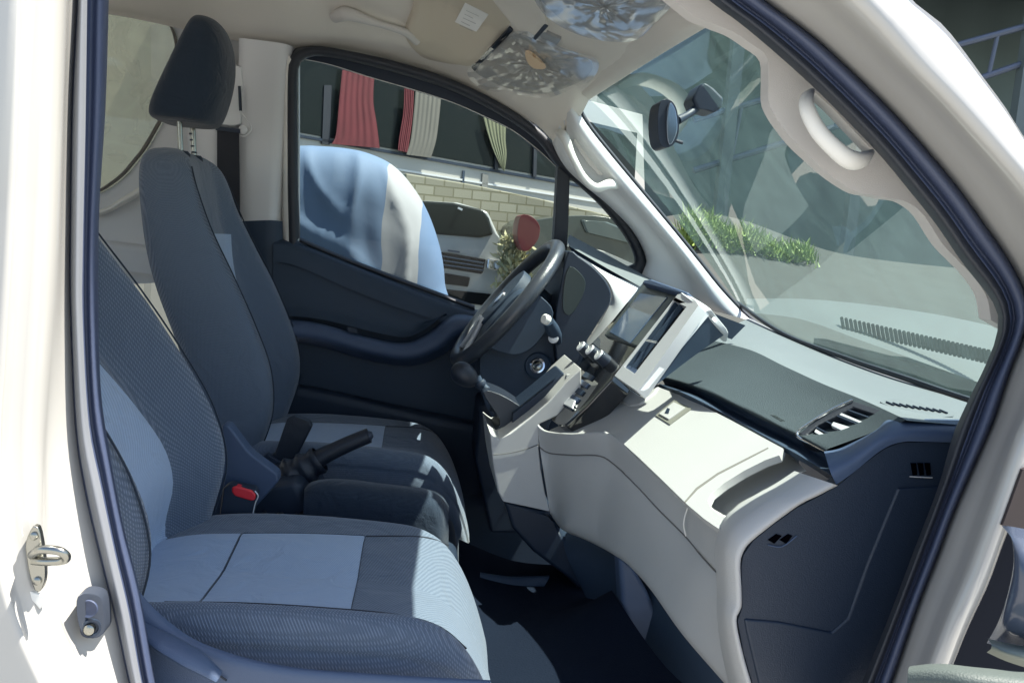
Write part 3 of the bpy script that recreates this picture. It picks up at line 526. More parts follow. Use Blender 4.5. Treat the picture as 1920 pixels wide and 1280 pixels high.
# far end of the dash: ledge, instrument hood
loft('dash_ledge', [[(1068,440,2.56),(1150,484,2.56),(1215,520,2.50),(1290,560,2.40)], [(1064,452,2.50),(1140,494,2.48),(1212,532,2.40),(1280,566,2.30)], [(1068,462,2.46),(1140,504,2.44),(1205,540,2.35),(1262,572,2.25)]], M['padlight'], dash, n=24, across=10, smooth=180)
loft('ledge_gap', [[(1066,460,2.47),(1140,502,2.45),(1206,538,2.36)], [(1072,472,2.46),(1140,512,2.44),(1198,544,2.34)], [(1080,484,2.44),(1138,514,2.42),(1190,546,2.32)]], M['dark2'], dash, n=24, smooth=180)
loft('hood_trim', [[(1108,494,2.40),(1140,512,2.36),(1196,540,2.26)], [(1140,528,2.30),(1152,545,2.22),(1186,560,2.14)], [(1148,556,2.22),(1150,575,2.16),(1166,585,2.08)], [(1128,600,2.16),(1132,606,2.12),(1138,612,2.06)], [(1094,650,2.14),(1096,654,2.10),(1100,658,2.04)]], M['silver'], dash, n=20, across=24, smooth=180)
hood = plate('instrument_hood', [(1066,470),(1084,480),(1112,500),(1136,526),(1147,552),(1143,572),(1122,605),(1096,648),(1080,690),(1050,700),(1040,620),(1050,540)], 2.12, .33, M['dark2'], dash, sm=40, bevel=.012)
plate('instrument_glass', [(1068,500),(1086,510),(1098,530),(1090,560),(1070,590),(1056,580),(1058,530)], 2.115, .006, mat('cluster face', (.03,.045,.045), .45), hood, sm=24, bevel=.001)
# steering column shroud, key, knee panel
kp = plate('knee_panel', [(905,650),(960,600),(1060,600),(1105,650),(1085,690),(1040,740),(980,780),(960,800),(930,790),(905,740)], 2.16, .30, M['dark'], dash, sm=40, bevel=.012)
plate('column_cover', [(935,590),(985,545),(1030,570),(1035,600),(1000,650),(960,665),(905,640)], 2.10, .20, M['dark'], dash, sm=30, bevel=.015)
plate('lower_cowl', [(915,690),(1000,705),(1080,690),(1010,800),(945,800),(910,740)], 2.20, .3, M['dark2'], dash, bevel=.01)
plate('kick_panel', [(900,760),(1080,700),(1030,800),(1000,1000),(920,1000),(890,860)], 2.36, .2, M['dark2'], dash, bevel=.01)
ky = V3((-.35, -.93, .25)).normalized(); kc = P(1009,686,2.15)
kr = lathe('ignition_ring', kc, ky, [(-.01,.034),(.004,.034),(.008,.030),(.006,.026)], M['dark'], dash)
lathe('ignition_lock', kc+ky*.005, ky, [(0,.020),(.006,.019),(.0065,.015),(.005,.0145)], M['chrome'], kr)
lathe('key_barrel', kc+ky*.006, ky, [(0,.0145),(.003,.0145),(.006,.010)], M['steel'], kr)
obox('key_slot', kc+ky*.0135, V3((.006,0,.003)), ky*.001, V3((-.001,0,.002)), M['dark2'], kr)
# stalks
st = tube('wiper_stalk', [P(1055,655,2.20), P(1045,635,2.12), P(1035,612,2.08)], [.012,.010,.012], M['dark2'], dash)
tube('stalk_knob', [P(1046,640,2.10), P(1038,622,2.06), P(1028,602,2.03)], [.010,.016,.017,.013], M['dark'], st)
lathe('stalk_tip', P(1026,600,2.025), V3((-.7,-.6,.3)), [(0,.012),(.01,.012),(.014,.008)], M['white'], st)
lathe('stalk_ring', P(1038,634,2.06), V3((-.3,-.9,.1)), [(0,.012),(.006,.012),(.008,.009)], M['silver'], st)

# steering wheel
wc = P(950,568,2.25)
wn = V3((-.80, -.03, .60)).normalized(); wu = V3((.60, 0, .80)); wu = (wu-wn*wu.dot(wn)).normalized(); wv_ = wn.cross(wu)
rim = tube('steering_wheel', [wc+wu*math.cos(a)*.192+wv_*math.sin(a)*.192 for a in [2*math.pi*i/24 for i in range(24)]], .019, M['wheelg'], dash, n=96, k=20, closed=True, smooth=180)
def wp(a, r, h=0): return wc+wu*math.cos(a)*r+wv_*math.sin(a)*r+wn*h
hubp = [wp(a, .080*(1+.15*math.cos(2*a)), .022) for a in [2*math.pi*i/28 for i in range(28)]]
hub = slab('wheel_hub', hubp, -wn*.10, M['dark'], rim, bevel=.012)
for a in (math.pi/2, -math.pi/2):
    v, f = grid([[wp(a-.35, .06, -.01), wp(a-.2, .11, -.018), wp(a-.12, .175, -.005)], [wp(a, .06, .005), wp(a, .11, -.008), wp(a, .178, .002)], [wp(a+.35, .06, -.01), wp(a+.2, .11, -.018), wp(a+.12, .175, -.005)]])
    mesh('wheel_spoke', v, f, M['dark'], rim, solid=.014, sub=2, smooth=180)
for s in (-1, 1):
    a = math.pi+s*.32
    v, f = grid([[wp(a-.12, .07, .030), wp(a-.06, .12, .018), wp(a-.05, .18, .010)], [wp(a+.12, .07, .030), wp(a+.06, .12, .018), wp(a+.05, .18, .010)]])
    mesh('spoke_trim', v, f, M['silver'], rim, solid=.010, sub=2, smooth=180)
# wheel emblem ring
lathe('horn_badge', wp(0, 0, .022), wn, [(0,.02),(.003,.02),(.004,.016)], M['chrome'], hub)

# centre console and gear lever
con = plate('console', [(918,809),(926,816),(936,823),(952,815),(1000,778),(1030,752),(1062,715),(1090,690),(1090,760),(1012,794),(1010,840),(1014,880),(1022,925),(1031,959),(990,950),(943,940),(933,921),(924,869)], 1.80, .22, M['cream'], dash, bevel=.010, seg=4)
tube('console_seam', [P(924,852,1.7985), P(950,850,1.7985), P(985,842,1.7985), P(1010,833,1.7985)], .0010, mat('seam dark', (.12,.12,.12), .9), con, k=6)
tray = plate('console_tray', [(962,775),(1000,745),(1040,712),(1056,700),(1068,705),(1060,740),(1000,800),(960,810)], 1.86, .12, M['dark2'], con, bevel=.003)
tube('tray_rim', [P(940,815,2.02), P(985,760,2.02), P(1025,722,2.02), P(1046,703,2.0), P(1060,704,1.9), P(1068,708,1.82)], .007, M['cream'], con, n=40)
tube('tray_rib', [P(1046,705,1.98), P(1038,730,1.95), P(1025,752,1.85)], .0025, M['silver'], con, k=8)
bt_ = [[], []]
rowsb = []
for t, x, y, rx, ry in ((0,958,790,.060,.05),(.2,952,775,.052,.048),(.4,942,762,.042,.04),(.55,934,753,.033,.03),(.7,926,744,.027,.026),(.85,918,735,.019,.02),(1,910,727,.013,.013)):
    c = P(x, y, 1.93); r = []
    for j in range(40):
        a = 2*math.pi*j/40; k = 1+.07*math.sin(a*7+t*9)*(1-t*.5)+.05*math.sin(t*22)
        r.append(c+V3((math.cos(a)*rx*k*.8, math.sin(a)*ry*k, -math.cos(a)*rx*.35)))
    rowsb.append(r)
v, f = grid(rowsb, True); boot = mesh('gear_boot', v, f, M['leather'], con, smooth=180, sub=1)
plate('boot_base', [(905,735),(938,790),(924,812),(952,820),(1000,785),(985,768),(940,740)], 1.88, .12, M['leather'], con, sm=30, bevel=.012)
gl_ = tube('gear_lever', [P(915,735,1.93), P(900,718,1.93), P(893,708,1.93)], [.011,.009,.011], M['dark'], con)
rowsb = []
for i in range(15):
    ph = math.pi*i/14; r = []
    for j in range(24):
        a = 2*math.pi*j/24; d = V3((math.sin(ph)*math.cos(a)*.026, math.sin(ph)*math.sin(a)*.028, 0))
        ax = (P(856,690,1.93)-P(893,718,1.93)).normalized(); u, w_ = frame_of(ax)
        r.append(P(871,703,1.93)+ax*math.cos(ph)*.034+(u*math.cos(a)+w_*math.sin(a))*math.sin(ph)*.026*(1+.12*math.cos(ph)))
    rowsb.append(r)
v, f = grid(rowsb, True); mesh('gear_knob', v, f, M['leather'], gl_, smooth=180)
lathe('lever_collar', P(898,716,1.93), (P(915,735,1.93)-P(893,708,1.93)), [(0,.013),(.006,.014),(.012,.012)], M['dark2'], gl_)
# dark footwell structure
hc = plate('heater_cover', [(943,938),(990,950),(1031,959),(1045,975),(1060,1010),(1110,1080),(1120,1140),(1060,1080),(1000,1035),(960,990)], 1.82, .2, M['dark2'], dash, bevel=.01)
loft('footwell_panel', [[(1050,985,1.86),(1120,1015,1.78),(1180,1050,1.66),(1240,1120,1.55),(1330,1230,1.42),(1450,1380,1.32)], [(1062,1040,1.80),(1115,1060,1.74),(1165,1100,1.66),(1215,1180,1.56),(1270,1270,1.45),(1340,1380,1.34)], [(1090,1100,1.76),(1108,1140,1.72),(1130,1190,1.68),(1150,1240,1.64),(1175,1300,1.55),(1230,1400,1.45)]], M['dark'], dash, n=40, across=20, smooth=180)
plate('duct_cover', [(1160,1045),(1185,1058),(1215,1110),(1246,1180),(1245,1235),(1190,1200),(1165,1130)], 1.56, .05, M['bluep'], dash, bevel=.01)

# ------------------------------------------------------------------ seats
def seat(yc, near):
    Z0 = 1.0
    base = loft('seat_base', [], None) if False else None
    # plastic base under the cushion
    v = []
    base = mesh('front_seat', [(-.44, yc-.235, .72), (.10, yc-.235, .72), (.10, yc+.235, .72), (-.44, yc+.235, .72), (-.46, yc-.245, 1.03), (.12, yc-.245, 1.00), (.12, yc+.245, 1.00), (-.46, yc+.245, 1.03)],
        [(0,1,2,3),(4,5,6,7),(0,1,5,4),(1,2,6,5),(2,3,7,6),(3,0,4,7)], M['dark'], van, bevel=.02)
    # cushion
    cx, cy = -.13, 0
    def outl(a):
        ca, sa = math.cos(a), math.sin(a); e = 2/4.2
        x = (.305 if ca > 0 else .32)*math.copysign(abs(ca)**e, ca); y = .256*math.copysign(abs(sa)**e, sa)
        return x, y
    def ztop(x, y):
        b = 1.136+(.038 if y < 0 else .010)*min(1, max(0, (abs(y)-.13)/.09))**1.5 - .012*max(0, (.12-abs(y))/.12)
        b += .012*math.sin(min(1, max(0, (x+.45)/.5))*math.pi)
        if x > .0: b -= .19*((x)/.18)**2.6
        if x < -.32: b -= (x+.32)**2*1.5
        return b
    n = 96; rows = []
    for s in (.02,.12,.22,.32,.42,.52,.60,.66,.72,.78,.83,.87,.90,.925,.95,.97,.985,.996,1.0):
        r = []
        for j in range(n):
            ox, oy = outl(2*math.pi*j/n); x, y = cx+ox*s, oy*s
            z = ztop(x, y)
            if s > .90: q = (s-.90)/.10; z -= .034*(1-math.sqrt(max(0, 1-q*q)))
            r.append(V3((x, y+yc, z)))
        rows.append(r)
    last = rows[-1]
    for k, (dz, sc) in enumerate(((.006, 1.004),(.010, .992),(.016, .998),(.035, 1.008),(.06, 1.006),(.066, .994),(.075, 1.0),(.12, .995),(.17, .97))):
        r = []
        for j in range(n):
            ox, oy = outl(2*math.pi*j/n)
            z = last[j].z-dz*(1.0 if last[j].x < .05 else 1.0)
            r.append(V3((cx+ox*sc, oy*sc+yc, max(z, .90+.0*k) if k < 8 else min(z, .95))))
        rows.append(r)
    v, f = grid(rows, True); f.append(tuple(range(n)))
    cush = mesh('cushion', v, f, M['weave'] if near else M['mesh_d'], base, smooth=180)
    # light centre panel: front field and the narrow rear field
    def inlay(nm, x0, x1, y0, y1, y2, y3, parent, m_):
        rr = []
        for i in range(14):
            x = x0+(x1-x0)*i/13; ya, yb = y0+(y2-y0)*i/13, y1+(y3-y1)*i/13
            rr.append([V3((x, yc+ya+(yb-ya)*j/13, ztop(x, ya+(yb-ya)*j/13)+.0030+(-.0016 if j in (0, 13) or i in (0, 13) else 0))) for j in range(14)])
        ed = rr[0]+[q[-1] for q in rr[1:]]+rr[-1][-2::-1]+[q[0] for q in rr[-2:0:-1]]
        if nm == 'seat_panel': tube('panel_seam', ed, .0008, M['cloth'], parent, n=160, k=5, closed=True)
        vv, ff = grid(rr); return mesh(nm, vv, ff, m_, parent, smooth=180)
    inlay('seat_panel', -.268, -.062, -.205, .145, -.205, .165, cush, M['mesh_l'])
    inlay('rear_panel', -.42, -.271, -.205, .14, -.205, .145, cush, M['mesh_l'])
    if True:
        for sy in (-.208, ):
            tube('seam', [V3((x, yc+sy, ztop(x, sy)+.001)) for x in (-.30, -.2, -.1, 0, .06, .1)], .0013, M['rubber'], cush, k=6)
        tube('seam', [V3((x, yc+yy, ztop(x, yy)+.001)) for x, yy in ((-.06,.165), (0,.18), (.05,.20), (.09,.225))], .0012, M['rubber'], cush, k=6)
    # backrest: sections at heights (z, ridge x, back x, panel recess, half width)
    S = [(1.09,-.37,-.41,.02,.20),(1.12,-.345,-.465,.05,.23),(1.155,-.334,-.49,.075,.243),(1.263,-.308,-.50,.09,.25),(1.362,-.322,-.52,.09,.252),(1.505,-.385,-.578,.082,.25),(1.60,-.438,-.608,.058,.24),(1.70,-.490,-.628,.03,.222),(1.76,-.512,-.637,.018,.205),(1.80,-.530,-.638,.008,.182),(1.822,-.552,-.630,.002,.15),(1.832,-.575,-.610,0,.10)]
    rk = .20 if near else 0
    if near: S = [(a, b-max(0, a-1.22)*rk, c-max(0, a-1.22)*rk, min(d, .068)+min(.045, max(0, a-1.25)*.17)*(a < 1.72), e) for a, b, c, d, e in S]
    zs = cr([V3((q[1], q[2], q[0])) for q in S], 240); hs = cr([V3((q[3], q[4], q[0])) for q in S], 240)
    def look(t_, z):
        if z <= t_[0].z: return t_[0].x, t_[0].y
        for a, b in zip(t_, t_[1:]):
            if a.z <= z <= b.z:
                u = (z-a.z)/max(1e-9, b.z-a.z); return a.x+(b.x-a.x)*u, a.y+(b.y-a.y)*u
        return t_[-1].x, t_[-1].y
    def sect(z): return (z,)+look(zs, z)+look(hs, z)
    def fx(z, y):                                     # front surface x at height z, lateral y
        _, xr, xb, rc, hw = sect(z); q = min(1, abs(y)/hw)
        g = min(1, max(0, (q-.55)/.33)); g = g*g*(3-2*g)
        return xr-rc*(1-g)-.012*(1-g)*(1-q)
    rows = []
    for i, z in enumerate([S[0][0]+(S[-1][0]-S[0][0])*(1-(1-k/45)**1.3) for k in range(46)]):
        _, xr, xb, rc, hw = sect(z); r = []
        fr = [fx(z, hw*(-.86+1.72*j/24)) for j in range(25)]
        for j in range(25): r.append(V3((fr[j], yc+hw*(-.86+1.72*j/24), z)))
        for (qy, qx) in ((.93,.06),(.975,.16),(1.0,.35),(1.0,.6),(.97,.85),(.90,.97),(.7,1.0),(.35,1.0),(0,1.0)): r.append(V3((xr+(xb-xr)*qx, yc+hw*qy, z)))
        for (qy, qx) in ((-.35,1.0),(-.7,1.0),(-.90,.97),(-.97,.85),(-1.0,.6),(-1.0,.35),(-.975,.16),(-.93,.06)): r.append(V3((xr+(xb-xr)*qx, yc+hw*qy, z)))
        rows.append(r)
    v, f = grid(rows, True); m_ = len(rows[0]); f += [tuple(range(m_)), tuple((len(rows)-1)*m_+j for j in range(m_))]
    back = mesh('backrest', v, f, M['weave'] if near else M['mesh_d'], base, smooth=180)
    rr = []
    for i in range(30):
        z = 1.10+(1.64-1.10)*i/29; hw = (.150-.20*max(0, z-1.22) if near else .132)+.02*max(0, (z-1.30)/.34)**2
        rr.append([V3((fx(z, -hw+2*hw*j/15)+(.0030 if 0 < j < 15 and 0 < i < 29 else .0014), yc-hw+2*hw*j/15, z)) for j in range(16)])
    vv, ff = grid(rr); mesh('backrest_panel', vv, ff, M['mesh_l'], back, smooth=180)
    for s in (-1, 1):                                # bolster piping
        tube('piping', [V3((fx(z, s*sect(z)[4]*.90)+.001, yc+s*sect(z)[4]*.90, z)) for z in (1.16,1.25,1.35,1.45,1.55,1.65,1.74,1.79)], .0016, M['cloth'], back, n=50, k=6)
    # headrest with posts
    hp = [(1.895,-.640,-.520),(1.905,-.655,-.508),(1.93,-.652,-.498),(1.97,-.635,-.488),(2.02,-.612,-.480),(2.07,-.590,-.482),(2.11,-.572,-.492),(2.135,-.560,-.506),(2.147,-.545,-.522)]
    wid = [.095,.112,.122,.130,.132,.128,.116,.098,.06]
    rows = []
    for (z, xb, xf), hw in zip(hp, wid):
        r = []; k = 40
        for j in range(k):
            a = 2*math.pi*j/k; ca, sa = math.cos(a), math.sin(a)
            x = -(z-1.22)*rk+(xb+xf)/2+(xf-xb)/2*math.copysign(abs(ca)**.7, ca); y = hw*math.copysign(abs(sa)**.62, sa)
            r.append(V3((x-.010*(y/hw)**2, yc+y, z)))
        rows.append(r)
    v, f = grid(rows, True); f += [tuple(range(40)), tuple(8*40+j for j in range(40))]
    hd = mesh('headrest', v, f, M['cloth'], base, smooth=180, sub=2)
    for s in (-1, 1):
        post = tube('headrest_post', [V3((-.575-.58*rk, yc+s*.062, 1.80)), V3((-.585-.70*rk, yc+s*.062, 1.92))], .0062, M['steel'], hd, n=6, k=16)
        for q in range(4 if s > 0 else 0): lathe('post_notch', V3((-.578-.0025*q-.62*rk, yc+s*.062, 1.835+.015*q)), V3((0,0,1)), [(0,.0064),(.001,.0068),(.003,.0068),(.004,.0064)], M['dark2'], post, k=12)
        lathe('post_guide', V3((-.573-.59*rk, yc+s*.062, 1.812)), V3((0,0,1)), [(0,.018),(.012,.017),(.018,.012)], M['dark2'], hd, k=20)
    return base, cush, back
far_seat = seat(2.25, False); far_seat[0]['label'] = 'far front seat with raised headrest beside the steering wheel'
near_seat = seat(1.35, True); near_seat[0]['label'] = 'near front seat with light blue grey centre panels'
# side cover and recliner trim of the near seat
loft('seat_side_cover', [[(255,1100,1.06),(300,1150,1.055),(380,1205,1.05),(520,1245,1.05),(700,1262,1.05),(920,1274,1.05)], [(250,1150,1.045),(300,1185,1.04),(380,1230,1.04),(520,1262,1.04),(700,1275,1.04),(920,1285,1.04)], [(250,1300,1.04),(300,1320,1.04),(380,1340,1.04),(520,1360,1.04),(700,1370,1.04),(920,1370,1.04)]], M['bluep'], near_seat[0], n=40, across=14, smooth=180)
tube('recline_lever', [P(262,1175,1.035), P(310,1205,1.02), P(370,1240,1.01), P(410,1268,1.01)], [.010,.016,.017,.010], M['bluep'], near_seat[0], flat=.5, n=30)
tube('cover_seam', [P(262,1180,1.038), P(320,1215,1.036), P(380,1245,1.036), P(425,1275,1.036)], .0012, M['rubber'], near_seat[0], k=6)
plate('seat_hinge_cover', [(416,795),(440,812),(470,850),(522,890),(520,905),(470,960),(430,1000),(395,1000),(390,960),(410,900)], 1.66, .04, M['bluep'], near_seat[0], sm=30, bevel=.006)
# buckles
bk = plate('buckle', [(418,915),(430,908),(478,918),(482,928),(470,985),(410,975)], 1.60, .03, M['dark2'], near_seat[0], bevel=.004)
plate('buckle_button', [(434,914),(442,911),(472,919),(480,928),(478,937),(470,939),(440,930),(434,922)], 1.597, .02, M['red'], bk, bevel=.003)
tube('buckle_edge', [P(478,920,1.598), P(484,930,1.598), P(478,945,1.598), P(472,975,1.598)], .0012, M['silver'], bk, k=6)
bk2 = plate('belt_stalk', [(538,785),(550,779),(580,790),(585,800),(560,850),(545,885),(500,880),(496,862),(515,850)], 1.95, .025, M['leather'], far_seat[0], bevel=.004)
plate('stalk_strap', [(485,862),(500,850),(550,880),(525,905),(495,890)], 1.94, .02, M['dark2'], bk2, bevel=.003)
# centre armrest box and handbrake
ctr = loft('centre_box', [[(575,912,1.86),(592,900,1.94),(640,897,1.95),(720,906,1.95),(800,916,1.95),(826,926,1.93),(840,944,1.86)], [(572,914,1.80),(590,901,1.86),(640,898,1.88),(720,907,1.88),(798,917,1.88),(826,930,1.86),(842,950,1.80)],
    [(570,925,1.72),(588,908,1.73),(640,905,1.73),(720,914,1.73),(796,924,1.73),(824,938,1.73),(841,962,1.73)], [(568,990,1.70),(588,970,1.70),(640,975,1.70),(720,985,1.70),(796,1000,1.70),(824,1010,1.70),(841,1020,1.72)], [(568,1080,1.70),(588,1080,1.70),(640,1085,1.70),(720,1090,1.70),(796,1100,1.70),(824,1100,1.70),(841,1100,1.72)]], M['cloth'], van, n=50, across=30, smooth=180)
tn = plate('centre_tunnel', [(380,1000),(420,930),(560,900),(600,980),(860,1040),(860,1100),(380,1100)], 1.74, .24, M['dark2'], van, bevel=.02)
hbk = tube('handbrake', [P(570,880,1.83), P(600,858,1.83), P(640,838,1.83), P(672,824,1.83), P(692,816,1.83)], [.020,.019,.017,.0165,.016], M['leather'], van, n=30, k=18)
lathe('brake_button', P(690,817,1.83), P(692,816,1.83)-P(640,838,1.83), [(0,.010),(.006,.009),(.010,.006)], M['dark2'], hbk)
rowsb = []
for i in range(26):
    t = i/25; c = cr([P(500,955,1.83), P(530,915,1.83), P(562,888,1.83), P(600,860,1.83)], 26)[i]
    r = []
    for j in range(36):
        a = 2*math.pi*j/36; rr = (.055-.032*t)*(1+.13*math.sin(t*34)+.08*math.sin(a*5+t*9)*(1-t))
        r.append(c+V3((math.cos(a)*rr*.7, math.sin(a)*rr*.9, -math.cos(a)*rr*.9)))
    rowsb.append(r)
v, f = grid(rowsb, True); mesh('brake_boot', v, f, M['leather'], hbk, smooth=180)
mesh('boot_skirt', *grid([[P(480+(600-480)*i/14, 975-8*math.sin(i*1.3), 1.72) for i in range(15)], [P(490+(575-490)*i/14, 950+6*math.sin(i*1.9+1), 1.76) for i in range(15)], [P(505+(560-505)*i/14, 915+4*math.sin(i*2.4), 1.82) for i in range(15)]]), M['leather'], hbk, smooth=180)

# ------------------------------------------------------------------ roof fittings
_bvh = BVHTree.FromPolygons([tuple(q.co) for q in headliner.data.vertices], [tuple(q.vertices) for q in headliner.data.polygons])
def RH(px, py, lift):                            # point on the roof lining, lifted off it into the cab
    c = V3((0, 0, CZ)); d = (P(px, py, 1.0)-c).normalized(); hit, nr, _, _ = _bvh.ray_cast(c, d)
    if hit is None: hit = PL(px, py, V3((0, 2.2, 2.3)), V3((-.36, 0, -.93))); nr = V3((-.36, 0, -.93))
    if nr.dot(d) > 0: nr = -nr
    nr = (nr+V3((-.2, -.5, -1))).normalized(); q = hit+nr*lift; t = (q-c).dot(d); return c+d*t
def drape(name, pts, lift, th, m, parent=None, soft=.12, bumpy=None, n=64, k=12, smooth=50):
    x0, x1 = min(p[0] for p in pts), max(p[0] for p in pts); y0, y1 = min(p[1] for p in pts), max(p[1] for p in pts)
    cx_, cy_ = (x0+x1)/2, (y0+y1)/2; ring = cr([V3((*p, 0)) for p in pts], n, True) if len(pts) > 4 else [V3((*pts[i // (n//4)], 0)).lerp(V3((*pts[(i // (n//4)+1) % 4], 0)), (i % (n//4))/(n//4)) for i in range(n)]
    rows = []
    for i in range(k+1):
        s_ = i/k; r = []
        for j, q in enumerate(ring):
            x, y = cx_+(q.x-cx_)*s_, cy_+(q.y-cy_)*s_; h = lift
            if bumpy: h = bumpy(x, y, s_, j)
            elif s_ > 1-soft: h -= th*.35*((s_-1+soft)/soft)**2
            r.append(RH(x, y, h))
        rows.append(r)
    if not bumpy: rows.append([p+V3((.0, .02, .35)).normalized()*th for p in rows[-1]])
    v, f = grid(rows, True); return mesh(name, v, f, m, parent, smooth=smooth)
tube('grab_handle', [RH(628,32,.0), RH(638,28,.02), RH(655,27,.035), RH(700,42,.04), RH(740,54,.04), RH(762,62,.035), RH(782,76,.01)], [.016,.019,.014,.0095,.0095,.011,.014], M['trim'], headliner, n=50, k=16)
vis = drape('sun_visor', [(764,78),(760,55),(772,25),(790,-25),(900,-35),(952,15),(958,40),(920,90),(886,122),(862,122),(822,116),(790,106)], .035, .04, mat('visor vinyl', (.58,.52,.42), .7, bump=.3, bs=600), headliner)
drape('visor_label', [(872,6),(916,28),(893,60),(853,42)], .044, .001, M['paper'], vis, n=16, k=3)
for i in range(5): tube('label_line', [RH(868-i*3+6, 20+i*7, .0455), RH(868-i*3+30-(i%2)*8, 31+i*7-(i%2)*3, .0455)], .0006, M['print_'], vis, n=3, k=6)
oc = drape('overhead_console', [(905,-40),(985,-40),(1026,48),(1002,72),(955,40)], .050, .04, M['liner'], headliner)
drape('map_light', [(1006,54),(1052,74),(1040,90),(996,68)], .048, .02, mat('lamp lens', (.30,.31,.31), .3), oc, n=24, k=4)
drape('console_slit', [(1021,46),(1028,50),(1004,76),(998,72)], .054, .002, M['dark2'], oc, n=8, k=2)
drape('visor_gap', [(956,52),(962,58),(890,134),(884,128)], .030, .004, M['dark2'], headliner, n=8, k=3)
fv = drape('visor_flap', [(890,130),(920,98),(955,64),(985,70),(1050,96),(1108,118),(1100,145),(1060,165),(1020,176),(960,168),(915,150)], .034, .035, mat('visor grey', (.40,.39,.36), .6, bump=.3, bs=600), headliner)
nv = drape('near_visor', [(1005,-45),(1250,-50),(1248,10),(1205,52),(1110,58),(1048,34)], .034, .035, mat('visor grey two', (.36,.36,.35), .6), headliner)
def wrap(pts, seed, label):                      # crumpled clear film bagged round a roof fitting
    def bumpy(x, y, s_, j):
        nz = noise.ridged_multi_fractal(V3((x*.013+y*.006, y*.022-x*.004, seed)), .8, 2.3, 4, 1, 2); n2 = noise.noise(V3((x*.06, y*.05, seed+3)))
        return max(.040, .054+random.gauss(0, .0045)+.015*(nz-1)+.012*n2*(.3+s_)+(.012*math.sin(j*1.1+seed)*(s_-.8)*5 if s_ > .8 else 0))
    o = drape('plastic_wrap', pts, .05, 0, M['film'], None, bumpy=bumpy, n=54, k=13, smooth=12)
    return tag(o, label, 'plastic wrap', 'crumpled clear plastic wraps under the roof lining')
wrap([(876,136),(900,108),(948,68),(990,60),(1060,92),(1120,112),(1112,148),(1075,165),(1025,184),(960,176),(900,166)], 1.0, 'crumpled clear plastic over the far sun visor, nearer the side window')
wrap([(995,-50),(1005,5),(1035,40),(1085,66),(1140,78),(1192,76),(1228,44),(1264,4),(1272,-50)], 8.0, 'crumpled shiny plastic over the near sun visor at the top edge')
pt = drape('paper_tag', [(985,96),(1000,100),(1022,122),(1020,130),(1000,128),(988,115)], .070, .001, mat('tan tag', (.66,.5,.34), .8), None, n=24, k=3)
tag(pt, 'small tan paper tag inside the plastic of the far visor', 'tag')
# rear-view mirror on the windshield
mr = tube('mirror_mount', [P(1332,184,1.80), P(1312,198,1.79), P(1292,214,1.77), P(1270,226,1.74)], [.012,.009,.007,.009], M['dark2'], van, n=24)
plate('sensor_cover', [(1298,186),(1312,160),(1322,154),(1340,166),(1358,184),(1356,200),(1340,212),(1322,206),(1306,204)], 1.77, .07, M['dark2'], mr, bevel=.006)
mh = plate('mirror', [(1238,192),(1252,186),(1264,194),(1272,218),(1273,248),(1264,270),(1248,277),(1237,266),(1233,228)], 1.68, .07, M['dark2'], mr, sm=36, bevel=.010, seg=4)
plate('mirror_face', [(1254,193),(1264,199),(1270,222),(1270,247),(1262,267),(1253,270),(1250,230)], 1.674, .015, mat('mirror tint', (.20,.24,.30), .15, .8), mh, sm=30, bevel=.003)
tube('mirror_tab', [P(1262,262,1.69), P(1280,268,1.69)], .0035, M['dark2'], mh, k=8)

# ------------------------------------------------------------------ open near door at the right edge
od = plate('open_door', [(1915,830),(1990,760),(2200,700),(2300,1500),(1700,1500),(1765,1262),(1800,1160),(1866,985)], .90, .03, mat('door black', (.008,.010,.016), .8, spec=.1), van, bevel=.01)
plate('door_weatherstrip', [(1917,855),(1925,858),(1873,990),(1866,988)], .88, .01, M['silver'], od)
plate('door_glass_edge', [(1918,880),(1990,860),(1990,1000),(1880,985)], .86, .01, mat('tinted edge', (.03,.02,.022), .3), od)
loft('mirror_shell', [[(1878,985,.84),(1905,988,.82),(1990,1005,.80)], [(1896,1010,.80),(1912,1030,.78),(1990,1050,.76)], [(1900,1060,.79),(1908,1090,.77),(1990,1120,.74)], [(1878,1150,.80),(1890,1170,.78),(1990,1190,.75)], [(1850,1205,.84),(1890,1215,.82),(1990,1230,.80)]], mat('tinted shell', (.05,.065,.10), .25, coat=.5), od, n=20, across=24, smooth=180)
loft('door_arm_pad', [[(1706,1248,.80),(1760,1243,.78),(1830,1250,.76),(1960,1262,.74)], [(1702,1262,.76),(1760,1262,.74),(1830,1270,.72),(1960,1285,.70)], [(1700,1340,.76),(1760,1340,.74),(1830,1340,.72),(1960,1350,.70)]], mat('grey green pad', (.07,.09,.085), .6, bump=.4, bs=500), od, n=20, across=14, smooth=180)
loft('door_pad_top', [[(1852,1196,.80),(1890,1205,.79),(1960,1218,.78)], [(1860,1212,.77),(1890,1222,.76),(1960,1240,.75)], [(1850,1222,.80),(1890,1240,.80),(1960,1262,.80)]], mat('pale pad', (.16,.18,.155), .6), od, n=12, across=8, smooth=180)

